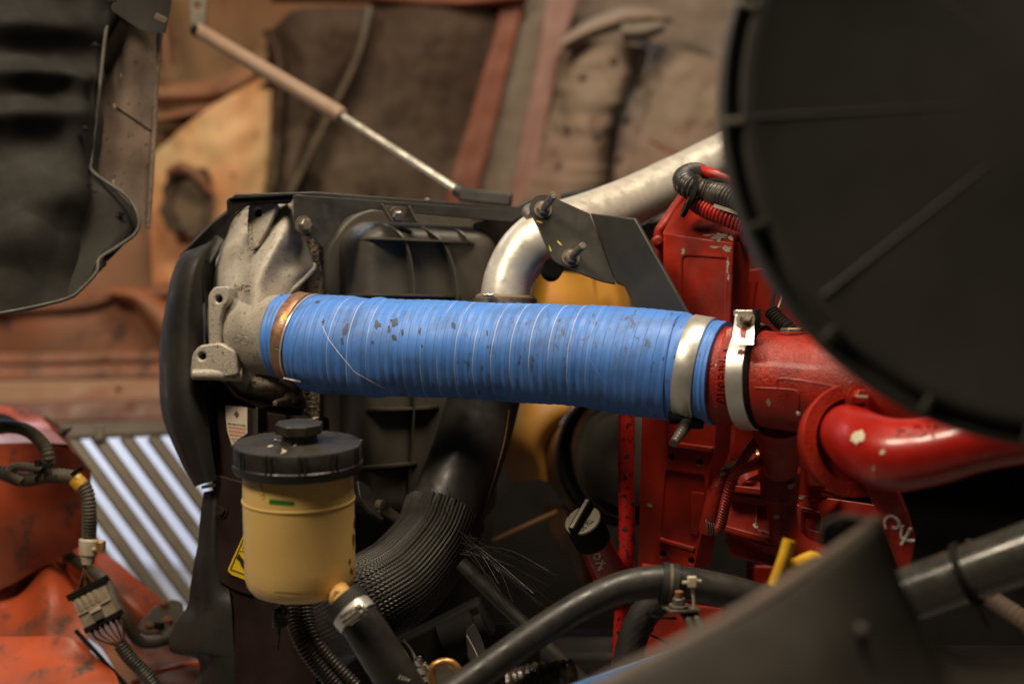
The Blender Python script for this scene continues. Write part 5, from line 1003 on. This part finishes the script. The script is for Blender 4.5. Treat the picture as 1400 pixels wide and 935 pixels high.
# ------------------------------------------------------------------ red intake housing
ih = thing('intake_housing', 'red cast housing marked MADE IN USA, clamped to the right end of the blue hose', 'casting', P(1090, 560, 1.45))
ic = [(976, 512, 1.515, 66), (990, 513, 1.51, 67), (1004, 514, 1.505, 67), (1030, 516, 1.49, 66), (1060, 520, 1.475, 66), (1100, 524, 1.46, 68), (1140, 528, 1.445, 71), (1190, 534, 1.43, 74), (1260, 540, 1.42, 76)]
hsb = mk('housing_body', tube([P(a, b, c) for a, b, c, d in ic], [d * S(c) for a, b, c, d in ic], seg=96, step=.003), M['redcast'], ih, bv='hous', ang=60)
iax = (P(1060, 515, 1.470) - P(990, 513, 1.497)).normalized()
mk('bead_pad', grid([[(994, 450, 1.475), (988, 478, 1.462)], [(1001, 448, 1.475), (997, 478, 1.458)]], 4, 6, .008), M['redcast'], ih)
vc = P(1028, 515, 1.490); vr = 66.5 * S(1.497)
vbn = mk('clamp_band', lathe(vc, iax, [(-.0095, vr), (-.0095, vr + .004), (-.0088, vr + .005), (.0088, vr + .005), (.0095, vr + .004), (.0095, vr)], 96), M['band'], ih, bv='vband')
mk('clamp_inner', lathe(vc, iax, [(-.006, vr), (-.006, vr + .003), (.014, vr + .003), (.014, vr)], 96), M['dark'], ih)
tb0, _n = cast(1018, 470, 'vband', .0016)
ltb = mk('latch_tab', grid([[(1006, 426, 1.46), (1003, 448, 1.438), (1001, 470, 1.424)], [(1031, 429, 1.455), (1031, 448, 1.434), (1030, 471, 1.42)]], 6, 10, .0025), M['band'], ih, bv='tab')
mk('latch_cheek', box(P(1033, 436, 1.455), RT * .003, UP * .010, FW * .012), M['dark'], ih, bevel=.001)
mk('latch_block', box(P(1020, 428, 1.462), RT * .012, UP * .003, FW * .006), M['band'], ih, bevel=.001)
bolt_at(P(1019, 437, 1.44), -FW + UP * .4, .0062, .009, M['bolt'], ltb, 'latch_bolt')
decal('paint_smudge', blob(1017, 455, 5, 10, 4, 14, .25), 'tab', M['redcast'], ih, off=.0004, cuts=1)
decal('paint_smudge', blob(1013, 482, 5, 4.5, 8, 14, .3), 'vband', M['redcast'], ih, off=.0004, cuts=1)
letters('MADE IN USA', 986, 521, 17, 94, 'hous', M['redcast'], hsb, 'cast_letters', off=.0022, sx=.68, bold=.004)
for pts in ([(1032, 530), (1060, 531), (1084, 533), (1091, 537), (1092, 548), (1092, 562)], [(1064, 531), (1064, 518), (1090, 519), (1125, 525), (1150, 530)]): curve_on(pts, 'hous', .0011, 'casting_line', M['redcast'], hsb, 40)
mk('line_dot', lathe(*[x if i else x for i, x in enumerate(cast(1092, 565, 'hous', 0))], [(0, .0028), (.0015, .002), (.002, 0)], 12), M['chipw'], ih)
decal('paint_chip', blob(1051, 550, 3, 5, 3, 12, .3, -.3), 'hous', M['chip'], ih, cuts=1); decal('paint_chip', blob(979, 499, 1.4, 1.4, 3, 8, .3), 'hous', M['chipw'], ih, cuts=0)
mk('plug_boss', lathe(P(1083, 462, 1.465), UP, [(-.014, .024), (-.004, .0195), (.000, .0165), (.005, .0165), (.006, .014)], 40), M['redcast'], ih)
mk('plug', lathe(P(1083, 455, 1.465), UP, [(-.004, .0125), (.004, .0125), (.005, .011), (.005, 0)], 6), M['bolt'], ih, bevel=.0006)
mk('lower_neck', tube([P(1066, 560, 1.50), P(1066, 600, 1.545), P(1067, 640, 1.58)], [.036, .026, .019], seg=40), M['redcast'], ih)
# ------------------------------------------------------------------ compressor elbow
ce = thing('crossover_pipe', 'glossy red cast crossover pipe with a round flange, marked HOT', 'pipe', P(1240, 640, 1.33))
fx = (RT * .30 - FW * 1 + UP * .12).normalized()
fcn = P(1168, 602, 1.385)
mk('flange', lathe(fcn, fx, [(-.022, .050), (-.010, .0535), (-.003, .0555), (0, .0545), (.001, .042), (-.008, .040), (-.008, 0)], 80, x=RT), M['redcast'], ce, bv='flange')
cp = [(1158, 590, 1.385, 38), (1166, 597, 1.36, 42), (1190, 613, 1.325, 48), (1225, 622, 1.30, 50), (1275, 617, 1.28, 47), (1330, 604, 1.26, 43), (1380, 596, 1.25, 41), (1450, 590, 1.24, 40), (1520, 586, 1.23, 40)]
M['redgloss'] = mat('glossy_red_paint', (0.42, 0.014, 0.008), (0.30, 0.009, 0.005), 0.3, coat=.3, sc=14, bump=.3, bsc=200, rv=.06)
ppb = mk('pipe_body', tube([P(a, b, c) for a, b, c, d in cp], [d * S(c) for a, b, c, d in cp], seg=64, step=.004), M['redgloss'], ce, bv='cross', ang=70)
mk('seam_line', tube([P(1170, 570, 1.33), P(1190, 590, 1.29)], .0003, seg=6), M['redgloss'], ce) if False else None
for i, (x, y, a, b2, ro) in enumerate(((1174, 598, 10, 8, -.7), (1207, 618, 3.5, 3.5, 0), (1195, 640, 1, 4, 0))): decal('paint_chip', blob(x, y, a, b2, i + 3, 18, .22, ro), 'cross', M['chipw'], ppb, off=.001, cuts=2)
letters('HOT', 1254, 590, 24, 3, 'cross', M['redgloss'], ppb, 'cast_letters', off=.0018, sx=1.15, shear=-.1, bold=.01)
bolt_at(P(1172, 543, 1.37), fx, .0075, .010, M['redcast'], ce, 'flange_bolt')
mk('bare_spot', bar(P(1170, 541, 1.35), P(1186, 542, 1.35), .002, .002), M['chipw'], ce)
tabp = plane3((1190, 672, 1.36), (1235, 675, 1.35), (1230, 760, 1.36))
tbp = mk('tab_plate', plate(rnd([(1180, 655), (1228, 670), (1240, 700), (1251, 735), (1247, 770), (1236, 795), (1206, 720)], 6), tabp, .005), M['redcast'], ce, bevel=.001)
tb2 = (tabp[0] - FW * .0008, tabp[1])
for pts in ([(1212, 722), (1210, 712), (1214, 706), (1222, 706), (1229, 714), (1228, 722), (1220, 720)], [(1234, 718), (1232, 733), (1240, 738), (1250, 739)], [(1245, 722), (1238, 735), (1232, 744)]):
    mk('marker_stroke', tube([onp(x, y, tb2) for x, y in pts], .0014, seg=8), M['chalk'], tbp)
# ------------------------------------------------------------------ big round air cleaner cover
ac = thing('air_cleaner', 'large round charcoal air cleaner cover with radial ribs filling the upper right', 'air cleaner', P(1463, 138, 1.05))
cx_ = P(1463, 138, .97); dax2 = (-FW + RT * -.02 + UP * .03).normalized(); Rr = 476 * S(.97)
mk('cover_face', lathe(cx_, dax2, [(-.04, Rr * .985), (-.02, Rr * 1.0), (-.002, Rr * 1.0), (0, Rr * .992), (0, Rr * .985), (-.006, Rr * .98), (-.006, Rr * .945), (.002, Rr * .94), (.003, Rr * .93), (.001, Rr * .9), (.002, Rr * .3), (.008, Rr * .12), (.008, 0)], 160), M['disc'], ac, ang=40, bv='disc')
x_, y_, z_ = frame(dax2)
def dang(px, py): p = P(px, py, .97) - cx_; return math.atan2(p.dot(y_), p.dot(x_))
M['disclit'] = mat('lit_disc_edge', (0.16, 0.145, 0.11), (0.2, 0.18, 0.14), 0.45, sc=40)  # paler tone painting the light from above on the upper rim ties
for i, (px, py) in enumerate(((1013, 165), (1035, 10), (1036, 308), (1139, 450), (1266, 548), (1400, 600), (1100, -120))):
    a = dang(px, py); dv = x_ * math.cos(a) + y_ * math.sin(a); tv = z_.cross(dv)
    mk('rim_tie', box(cx_ + dv * Rr * .965, dv * Rr * .028, tv * .0022, z_ * .004), M['disclit'] if i < 2 or i == 6 else M['disc'], ac, bevel=.0008)
for (px, py) in ((1000, 162), (1280, -10), (1130, 400), (1400, 650), (1460, -300)):
    a = dang(px, py); dv = x_ * math.cos(a) + y_ * math.sin(a); tv = z_.cross(dv)
    mk('rib', box(cx_ + dv * Rr * .53, dv * Rr * .38, tv * .0014, z_ * .0024), M['disc'], ac, bevel=.0015, seg=3)
# ------------------------------------------------------------------ oil filler
of = thing('oil_filler', 'tilted red oil filler tube with a round grey-black cap reading OIL FILL', 'oil filler', P(820, 790, 1.6))
oc = P(797, 712, 1.56); oax = (P(797, 712, 1.56) - P(836, 800, 1.68)).normalized()
oax = ((CAM - oc).normalized() * .62 + UP * .72 - RT * .36).normalized()
kz = S(1.56); ra = 26 * kz
ftb = mk('filler_tube', lathe(oc, oax, [(-.125, ra * .85), (-.092, ra * .85), (-.09, ra * .93), (-.02, ra * .85), (-.02, 0)], 48), M['redgloss'], of, bv='ftube')
mk('tube_edge', ring(oc - oax * .091, oax, ra * .9, ra * .96, .002, 48), M['redstrip'], of)
mk('cap_skirt', lathe(oc, oax, [(-.032, ra * .9), (-.032, ra * .98), (-.004, ra * 1.04), (0, ra * 1.02), (0, 0)], 48), M['dark'], of)
M['capface'] = mat('worn_grey_cap_face', (0.2, 0.18, 0.13), (0.15, 0.135, 0.1), 0.5, sc=60)
cfc = mk('cap_face', lathe(oc + oax * .0002, oax, [(0, ra * .99), (.0016, ra * .96), (.0016, 0)], 48), M['capface'], of, bv='capf')
cx2, cy2, cz2 = frame(oax); gdir = (onp(799, 690, (oc, oax)) - onp(777, 728, (oc, oax))).normalized(); gdir = (gdir - oax * gdir.dot(oax)).normalized(); gs = oax.cross(gdir)
mk('cap_grip', box(oc + oax * .006, gdir * ra * 1.05, gs * .0042, oax * .006), M['dark'], of, bevel=.0012)
mk('grip_top', box(oc + oax * .0122, gdir * ra * 1.0, gs * .0022, oax * .0004), M['capface'], of, bevel=.0002)
letters('OIL FILL', 802, 718, 9.5, -43, 'capf', M['dark'], cfc, 'cap_letters', off=.0006, sx=.66)
letters('ENGINE', 781, 699, 7, -50, 'capf', M['dark'], cfc, 'cap_letters', off=.0006, sx=.7)
for pts in ([(808, 742), (810, 748), (813, 753)], [(812, 758), (818, 755), (820, 761), (815, 764), (811, 760)], [(814, 769), (821, 768), (828, 769)], [(824, 764), (822, 772), (819, 779)], [(818, 774), (824, 776)]):
    curve_on(pts, 'ftube', .0013, 'marker_stroke', M['chalk'], ftb, n=20)
# ------------------------------------------------------------------ big lower hose with braided sleeve
rh = thing('radiator_hose', 'wide black radiator hose sweeping down with a frayed braided sleeve', 'hose', P(560, 780, 1.7))
rc_ = [(672, 500, 1.74, 50), (658, 560, 1.73, 51), (640, 620, 1.71, 52), (618, 680, 1.69, 54), (592, 740, 1.66, 56), (550, 790, 1.63, 60), (500, 822, 1.61, 62), (462, 842, 1.66, 60), (430, 870, 1.73, 56)]
mk('hose_body', tube([P(a, b, c) for a, b, c, d in rc_], [d * S(c) * .97 for a, b, c, d in rc_], seg=64, step=.004), M['hose'], rh, bv='rhose')
sl = rc_[3:]; sl = [(608, 702, 1.68, 56)] + rc_[4:]
def brd(s, th, L): return .0014 * abs(math.sin(th * 34)) + (.003 * max(0, 1 - s / .012)) * noise.noise(Vector((th * 9, 0, 0)))
mk('braided_sleeve', tube([P(a, b, c) for a, b, c, d in sl], [d * S(c) for a, b, c, d in sl], seg=352, step=.0022, fn=brd), M['braid'], rh, ang=80)
bm = bmesh.new(); rg = random.Random(3)
for i in range(34):
    a = P(632 + rg.uniform(-8, 12), 735 + rg.uniform(-12, 22), 1.61 + rg.uniform(-.02, .03)); e = P(700 + rg.uniform(-25, 65), 800 + rg.uniform(-30, 35), 1.58 + rg.uniform(-.06, .06))
    m = a.lerp(e, rg.uniform(.35, .6)) + UP * rg.uniform(-.010, .016) + RT * rg.uniform(-.008, .008)
    tube([a, m, e], .0003, seg=4, step=.012, bm=bm, caps=False)
for i in range(22):
    a = P(585 + rg.uniform(-6, 40), 690 + rg.uniform(-6, 25), 1.60); e = a + UP * rg.uniform(.005, .02) - RT * rg.uniform(-.01, .018)
    tube([a, a.lerp(e, .5) + RT * .001, e], .0003, seg=4, step=.008, bm=bm, caps=False)
mk('frayed_strands', bm, M['strand'], rh, kind='stuff')
curve_on([(696, 560), (690, 600), (678, 645), (662, 700), (655, 720)], 'rhose', .0008, 'hose_seam', M['fandull'], rh)
# rods
cr = thing('cross_rod', 'black steel rod running diagonally under the frayed sleeve', 'rod', P(720, 850, 1.6))
mk('rod', tube([P(630, 770, 1.62), P(700, 838, 1.60), P(760, 895, 1.58), P(810, 945, 1.57)], .0085, seg=24), M['hose'], cr)
lk = thing('lever_arm', 'small dark lever arm and shaft beside the amber bottle', 'lever', P(530, 690, 1.65))
mk('arm', plate(rnd([(488, 655), (500, 660), (520, 685), (533, 700), (524, 712), (508, 700), (492, 680)], 4), plane3((488, 655, 1.66), (533, 700, 1.66), (500, 690, 1.65)), .008), M['blk'], lk, bevel=.001)
mk('shaft', tube([P(522, 694, 1.65), P(545, 710, 1.66), P(570, 726, 1.67)], .0062, seg=20), M['bolt'], lk)
mk('pivot', lathe(P(522, 690, 1.645), -FW + RT, [(-.006, .006), (.004, .006), (.005, 0)], 20), M['hinge'], lk)
mk('small_rod', tube([P(541, 722, 1.66), P(540, 760, 1.66)], .002, seg=10), M['bolt'], lk)
# ------------------------------------------------------------------ front hoses
fh = thing('heater_hose', 'long black rubber hose arching across the lower middle', 'hose', P(800, 840, 1.4))
hq = [(600, 960, 1.36, 21), (650, 925, 1.37, 21), (720, 875, 1.38, 21), (790, 830, 1.40, 21), (850, 803, 1.42, 22), (910, 795, 1.43, 23), (970, 803, 1.44, 23), (1030, 818, 1.45, 23), (1100, 845, 1.46, 23)]
mk('hose_body', tube([P(a, b, c) for a, b, c, d in hq], [d * S(c) for a, b, c, d in hq], seg=48, step=.004), M['hose'], fh, bv='fhose')
h2 = thing('heater_hose', 'textured black rubber hose dropping below the arching hose in front of the red cover', 'hose', P(860, 900, 1.5))
mk('hose_body', tube([P(900, 820, 1.50), P(880, 840, 1.50), P(866, 870, 1.50), P(858, 905, 1.50), P(852, 960, 1.50)], .0155, seg=40, step=.003, fn=lambda s, th, L: .0006 * math.sin(s * 1600) * math.sin(th * 14)), M['rub'], h2)
pc = thing('hose_clip', 'black rubber lined clip with a rusty bolt and plate holding the arching hose', 'hose clip', P(925, 830, 1.42))
for dx in (-7, 6): mk('clip_loop', ring(P(915 + dx, 798 + dx * .1, 1.43), RT + UP * -.12, .0175, .0212, .006, 48), M['rub'], pc)
mk('clip_strap', ring(P(914, 798, 1.43), RT + UP * -.12, .0185, .0205, .007, 48), M['hinge'], pc)
p5 = plane3((905, 832, 1.395), (955, 830, 1.40), (930, 822, 1.44))
mk('base_plate', box(P(931, 832, 1.41), (RT * .95 + FW * .2) * .016, UP * .0014, (FW * .9 - RT * .2) * .016), M['hinge'], pc, bevel=.0006)
mk('washer', lathe(P(928, 829, 1.405), Z, [(0, 0), (0, .0095), (.002, .0095), (.002, 0)], 24), M['hinge'], pc)
mk('nut', lathe(P(928, 825, 1.405), Z, [(-.002, 0), (-.002, .0065), (.006, .0065), (.006, 0)], 6), M['bolt'], pc, bevel=.0005)
mk('stud', lathe(P(928, 820, 1.405), Z, [(-.002, .004), (.009, .004), (.010, 0)], 14), M['rust'], pc)
for x in (938, 950): mk('clip_leg', tube([P(x - 4, 836, 1.41), P(x + 4, 848, 1.40), P(x + 12, 875, 1.40)], .0045, seg=12), M['hinge'], pc)
mk('zip_tie', tube([P(945, 797, 1.40), P(948, 815, 1.40), P(949, 832, 1.40)], .0016, seg=8), M['white'], pc)
mk('zip_head', box(P(946, 795, 1.395), RT * .0045, UP * .0055, FW * .004), M['white'], pc, bevel=.0012)
for e in (-1, 1): mk('zip_wing', box(P(946 + e * 9, 795 - e * 1, 1.395), RT * .003, UP * .0014, FW * .002), M['white'], pc, bevel=.0005)
mk('black_tie', tube([P(884, 838, 1.42), P(895, 843, 1.415), P(925, 845, 1.41)], .0014, seg=8), M['dark'], pc)
mk('black_tie', tube([P(892, 862, 1.44), P(893, 845, 1.42), P(905, 834, 1.41)], .0012, seg=8), M['dark'], pc)
wl = thing('thin_wire', 'thin black wire crossing the lower red cover', 'wire', P(900, 870, 1.55)); mk('wire', tube([P(878, 862, 1.55), P(895, 870, 1.55), P(915, 880, 1.55)], .0012, seg=8), M['dark'], wl)
dp = thing('dipstick', 'bright yellow T-shaped dipstick handle above the grey foreground panel', 'dipstick', P(1090, 775, 1.3))
mk('handle_bar', tube([P(1079, 738, 1.29), P(1070, 768, 1.29), P(1058, 800, 1.29)], [.0058, .0058, .0058], seg=20), M['yel'], dp)
mk('handle_stem', tube([P(1070, 770, 1.295), P(1085, 773, 1.30), P(1100, 766, 1.31), P(1112, 762, 1.315), P(1122, 772, 1.32), P(1116, 785, 1.32)], .0062, seg=20), M['yel'], dp)
# ------------------------------------------------------------------ bottom clutter
bc = thing('mount_bracket', 'dark oily bracket with a bright bolt and brass clip at the bottom edge', 'bracket', P(600, 900, 1.5))
mk('bracket_arm', box(P(600, 875, 1.56), (RT * .9 + UP * .45) * .06, (UP * .9 - RT * .45) * .022, FW * .02), M['dark'], bc, bevel=.005)
mk('bracket_knuckle', lathe(P(640, 862, 1.55), RT + UP * .4, [(-.03, 0), (-.03, .022), (.01, .024), (.012, .018), (.02, .018), (.02, 0)], 32), M['dark'], bc)
mk('bracket_lug', plate(rnd([(636, 862), (648, 850), (658, 870), (668, 900), (655, 915), (640, 900)], 5), plane3((636, 862, 1.52), (660, 870, 1.52), (650, 910, 1.51)), .01), M['rub'], bc, bevel=.001)
mk('lug_edge', tube([P(638, 868, 1.51), P(648, 886, 1.505), P(656, 904, 1.50)], .0007, seg=6), M['chip'], bc)
mk('bright_bolt', lathe(P(578, 912, 1.47), UP * .8 - RT * .4 - FW * .3, [(-.012, .0), (-.012, .009), (-.006, .009), (-.006, .006), (.004, .006), (.004, .0045), (.012, .0045), (.013, 0)], 20), M['chrome'], bc)
mk('brass_clip', tube([P(592, 940, 1.44), P(590, 915, 1.44), P(602, 905, 1.44), P(618, 906, 1.44), P(630, 922, 1.44), P(628, 945, 1.44)], .0042, seg=14), M['brass'], bc)
mk('clip_plate', plate(rnd([(594, 935), (592, 912), (606, 905), (622, 915), (628, 940)], 4), plane3((594, 935, 1.46), (620, 915, 1.46), (600, 905, 1.46)), .003), M['hinge'], bc, bevel=.001)
mk('wire_edge', tube([P(582, 908, 1.44), P(588, 920, 1.44), P(586, 940, 1.44)], .0012, seg=8), M['chip'], bc)
mk('coil_wire', tube([P(552, 876, 1.5), P(562, 888, 1.49), P(568, 902, 1.48), P(566, 915, 1.48)], .0016, seg=8), M['loom'], bc)
mk('coil_wire', tube([P(545, 880, 1.5), P(555, 893, 1.49), P(562, 908, 1.48)], .0016, seg=8), M['loom'], bc)
bs = thing('blue_strip', 'chipped bright blue painted metal strip at the bottom edge', 'strip', P(860, 915, 1.3))
mk('strip_bar', bar(P(772, 951, 1.32), P(960, 882, 1.30), .015, .006, -FW + UP * .4), M['bluep'], bs, bevel=.001)
mk('strip_lip', bar(P(772, 943, 1.325), P(960, 874, 1.305), .005, .010, -FW + UP * .4), M['bluep'], bs, bevel=.001)
og = thing('greasy_fitting', 'greasy dark ribbed fitting just left of the blue strip', 'fitting', P(760, 925, 1.4))
mk('fitting_body', tube([P(700, 938, 1.42), P(740, 926, 1.41), P(785, 918, 1.40)], [.016, .015, .012], seg=28, step=.0015, fn=lambda s, th, L: .0012 * math.sin(s * 900) + .0015 * noise.noise(Vector((s * 200, th * 2, 0)))), mat('greasy_black_metal', (0.02, 0.015, 0.012), (0.06, 0.04, 0.03), 0.3, .3, sc=60, bump=.6), og)
# ------------------------------------------------------------------ right side tube and braided line
kt = thing('black_tube', 'glossy black tube with a strap ring at the right edge', 'tube', P(1340, 780, 1.05))
k0, k1 = P(1170, 838, 1.26), P(1440, 742, 1.18)
M['gloss'] = mat('glossy_black_tube', (0.03, 0.03, 0.026), (0.045, 0.043, 0.036), 0.22, coat=.4, sc=30, dust=(.12, .11, .09), dust_amt=.25)
mk('tube_body', tube([k0, k0.lerp(k1, .5), k1], [.0235, .024, .025], seg=48), M['gloss'], kt)
mk('tube_ridge', tube([k0 + UP * .010 - FW * .0225, k1 + UP * .011 - FW * .0235], .0012, seg=8), M['gloss'], kt)
kc = P(1322, 784, 1.215); mk('strap_ring', ring(kc, k1 - k0, .0243, .0283, .006, 48), M['dark'], kt)
mk('strap_tail', tube([P(1326, 800, 1.18), P(1338, 830, 1.19), P(1352, 858, 1.2)], .0009, seg=6), M['dark'], kt)
mk('strap_boss', lathe(kc + UP * .027 - FW * .006, UP, [(0, .003), (.002, .003), (.003, 0)], 12), M['edge'], kt)
rb2 = thing('braided_line', 'rusty braided line crossing the dark lower right corner', 'hose', P(1370, 840, 1.3))
mk('line', tube([P(1330, 800, 1.34), P(1365, 825, 1.32), P(1400, 848, 1.30), P(1440, 880, 1.28)], .0085, seg=24, step=.0012, fn=corr(.003, .0006)), M['brownpad'], rb2)
# ------------------------------------------------------------------ foreground panel
fg = thing('foreground_panel', 'grey-brown foreground panel rising at the lower right', 'panel', P(1120, 960, .6))
fgr = [[(760, 975, 0.760), (860, 921, 0.790), (1000, 847, 0.840), (1110, 778, 0.920), (1200, 714, 0.980)],
       [(764, 985, 0.755), (868, 930, 0.780), (1010, 858, 0.830), (1120, 788, 0.910), (1207, 722, 0.970)],
       [(800, 1050, 0.750), (940, 1010, 0.770), (1090, 920, 0.830), (1170, 850, 0.910), (1232, 790, 0.970)],
       [(900, 1200, 0.750), (1010, 1120, 0.770), (1150, 1010, 0.830), (1230, 930, 0.920), (1262, 850, 0.970)],
       [(1100, 1300, 0.760), (1200, 1180, 0.800), (1270, 1060, 0.860), (1310, 960, 0.950), (1300, 893, 0.970)]]
mk('panel_sheet', grid(fgr, 50, 60, .02), M['fg'], fg, ang=60)
mk('panel_foot', grid([[(1255, 840, .955), (1290, 888, .95), (1345, 903, .93), (1400, 906, .91), (1500, 908, .88)], [(1250, 880, .955), (1300, 925, .949), (1350, 935, .93), (1400, 940, .91), (1500, 945, .88)], [(1200, 1100, .94), (1280, 1100, .935), (1340, 1100, .92), (1400, 1100, .90), (1500, 1100, .87)]], 30, 30, .02), M['fg'], fg)
M['fgedge'] = mat('brown_edge_highlight', (0.16, 0.115, 0.085), (0.11, 0.085, 0.065), 0.6, sc=12)  # lighter brown painted in as the highlight along the top edge
mk('panel_edge_highlight', tube([P(a_, b_, c_) for a_, b_, c_ in fgr[0]], .0055, seg=14), M['fgedge'], fg)
mk('panel_rivet', lathe(P(1181, 864, 0.900), -FW, [(-.01, .004), (.001, .004), (.0025, .002), (.003, 0)], 16), M['edge'], fg)
mk('panel_return', grid([[(1122, 742, 1.020), (1132, 764, 1.020), (1150, 786, 1.020)], [(1128, 716, 1.020), (1145, 745, 1.020), (1170, 770, 1.020)], [(1150, 706, 1.020), (1170, 730, 1.020), (1190, 745, 1.020)], [(1200, 713, 0.995), (1210, 725, 0.995), (1220, 740, 0.995)]], 20, 14, .006), M['fg'], fg)
mk('return_edge', tube([P(1122, 742, 1.020), P(1126, 718, 1.018), P(1150, 706, 1.017), P(1180, 709, 1.005), P(1203, 714, 0.990)], .0017, seg=10), M['fg'], fg)
# ------------------------------------------------------------------ near-black plates that paint in the bay's deep shade
ch = thing('chassis', 'near-black chassis and frame members deep in the engine bay', 'chassis', P(900, 900, 2.3))
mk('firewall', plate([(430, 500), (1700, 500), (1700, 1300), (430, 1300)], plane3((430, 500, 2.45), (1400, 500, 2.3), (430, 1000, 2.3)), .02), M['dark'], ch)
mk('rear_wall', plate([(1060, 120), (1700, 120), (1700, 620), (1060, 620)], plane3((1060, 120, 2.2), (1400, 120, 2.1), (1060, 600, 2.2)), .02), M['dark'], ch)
mk('frame_rail', box(P(700, 900, 2.0), RT * .32, UP * .035, FW * .04), M['side'], ch, bevel=.004)
mk('axle_beam', box(P(690, 935, 1.75), RT * .16, UP * .05, FW * .05), M['rub'], ch, bevel=.01)
mk('cross_member', box(P(1330, 930, 1.5), RT * .12, UP * .03, FW * .04), M['dark'], ch, bevel=.006)
mk('bellcrank', lathe(P(690, 900, 1.7), -FW, [(-.02, .04), (.0, .042), (.006, .03), (.006, 0)], 40), M['rub'], ch)
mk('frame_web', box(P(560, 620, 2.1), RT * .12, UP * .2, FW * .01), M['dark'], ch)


for o_ in (ml, t1, t2): o_['group'] = 'ribbed wire looms'
for o_ in (fh, h2): o_['group'] = 'black heater hoses'
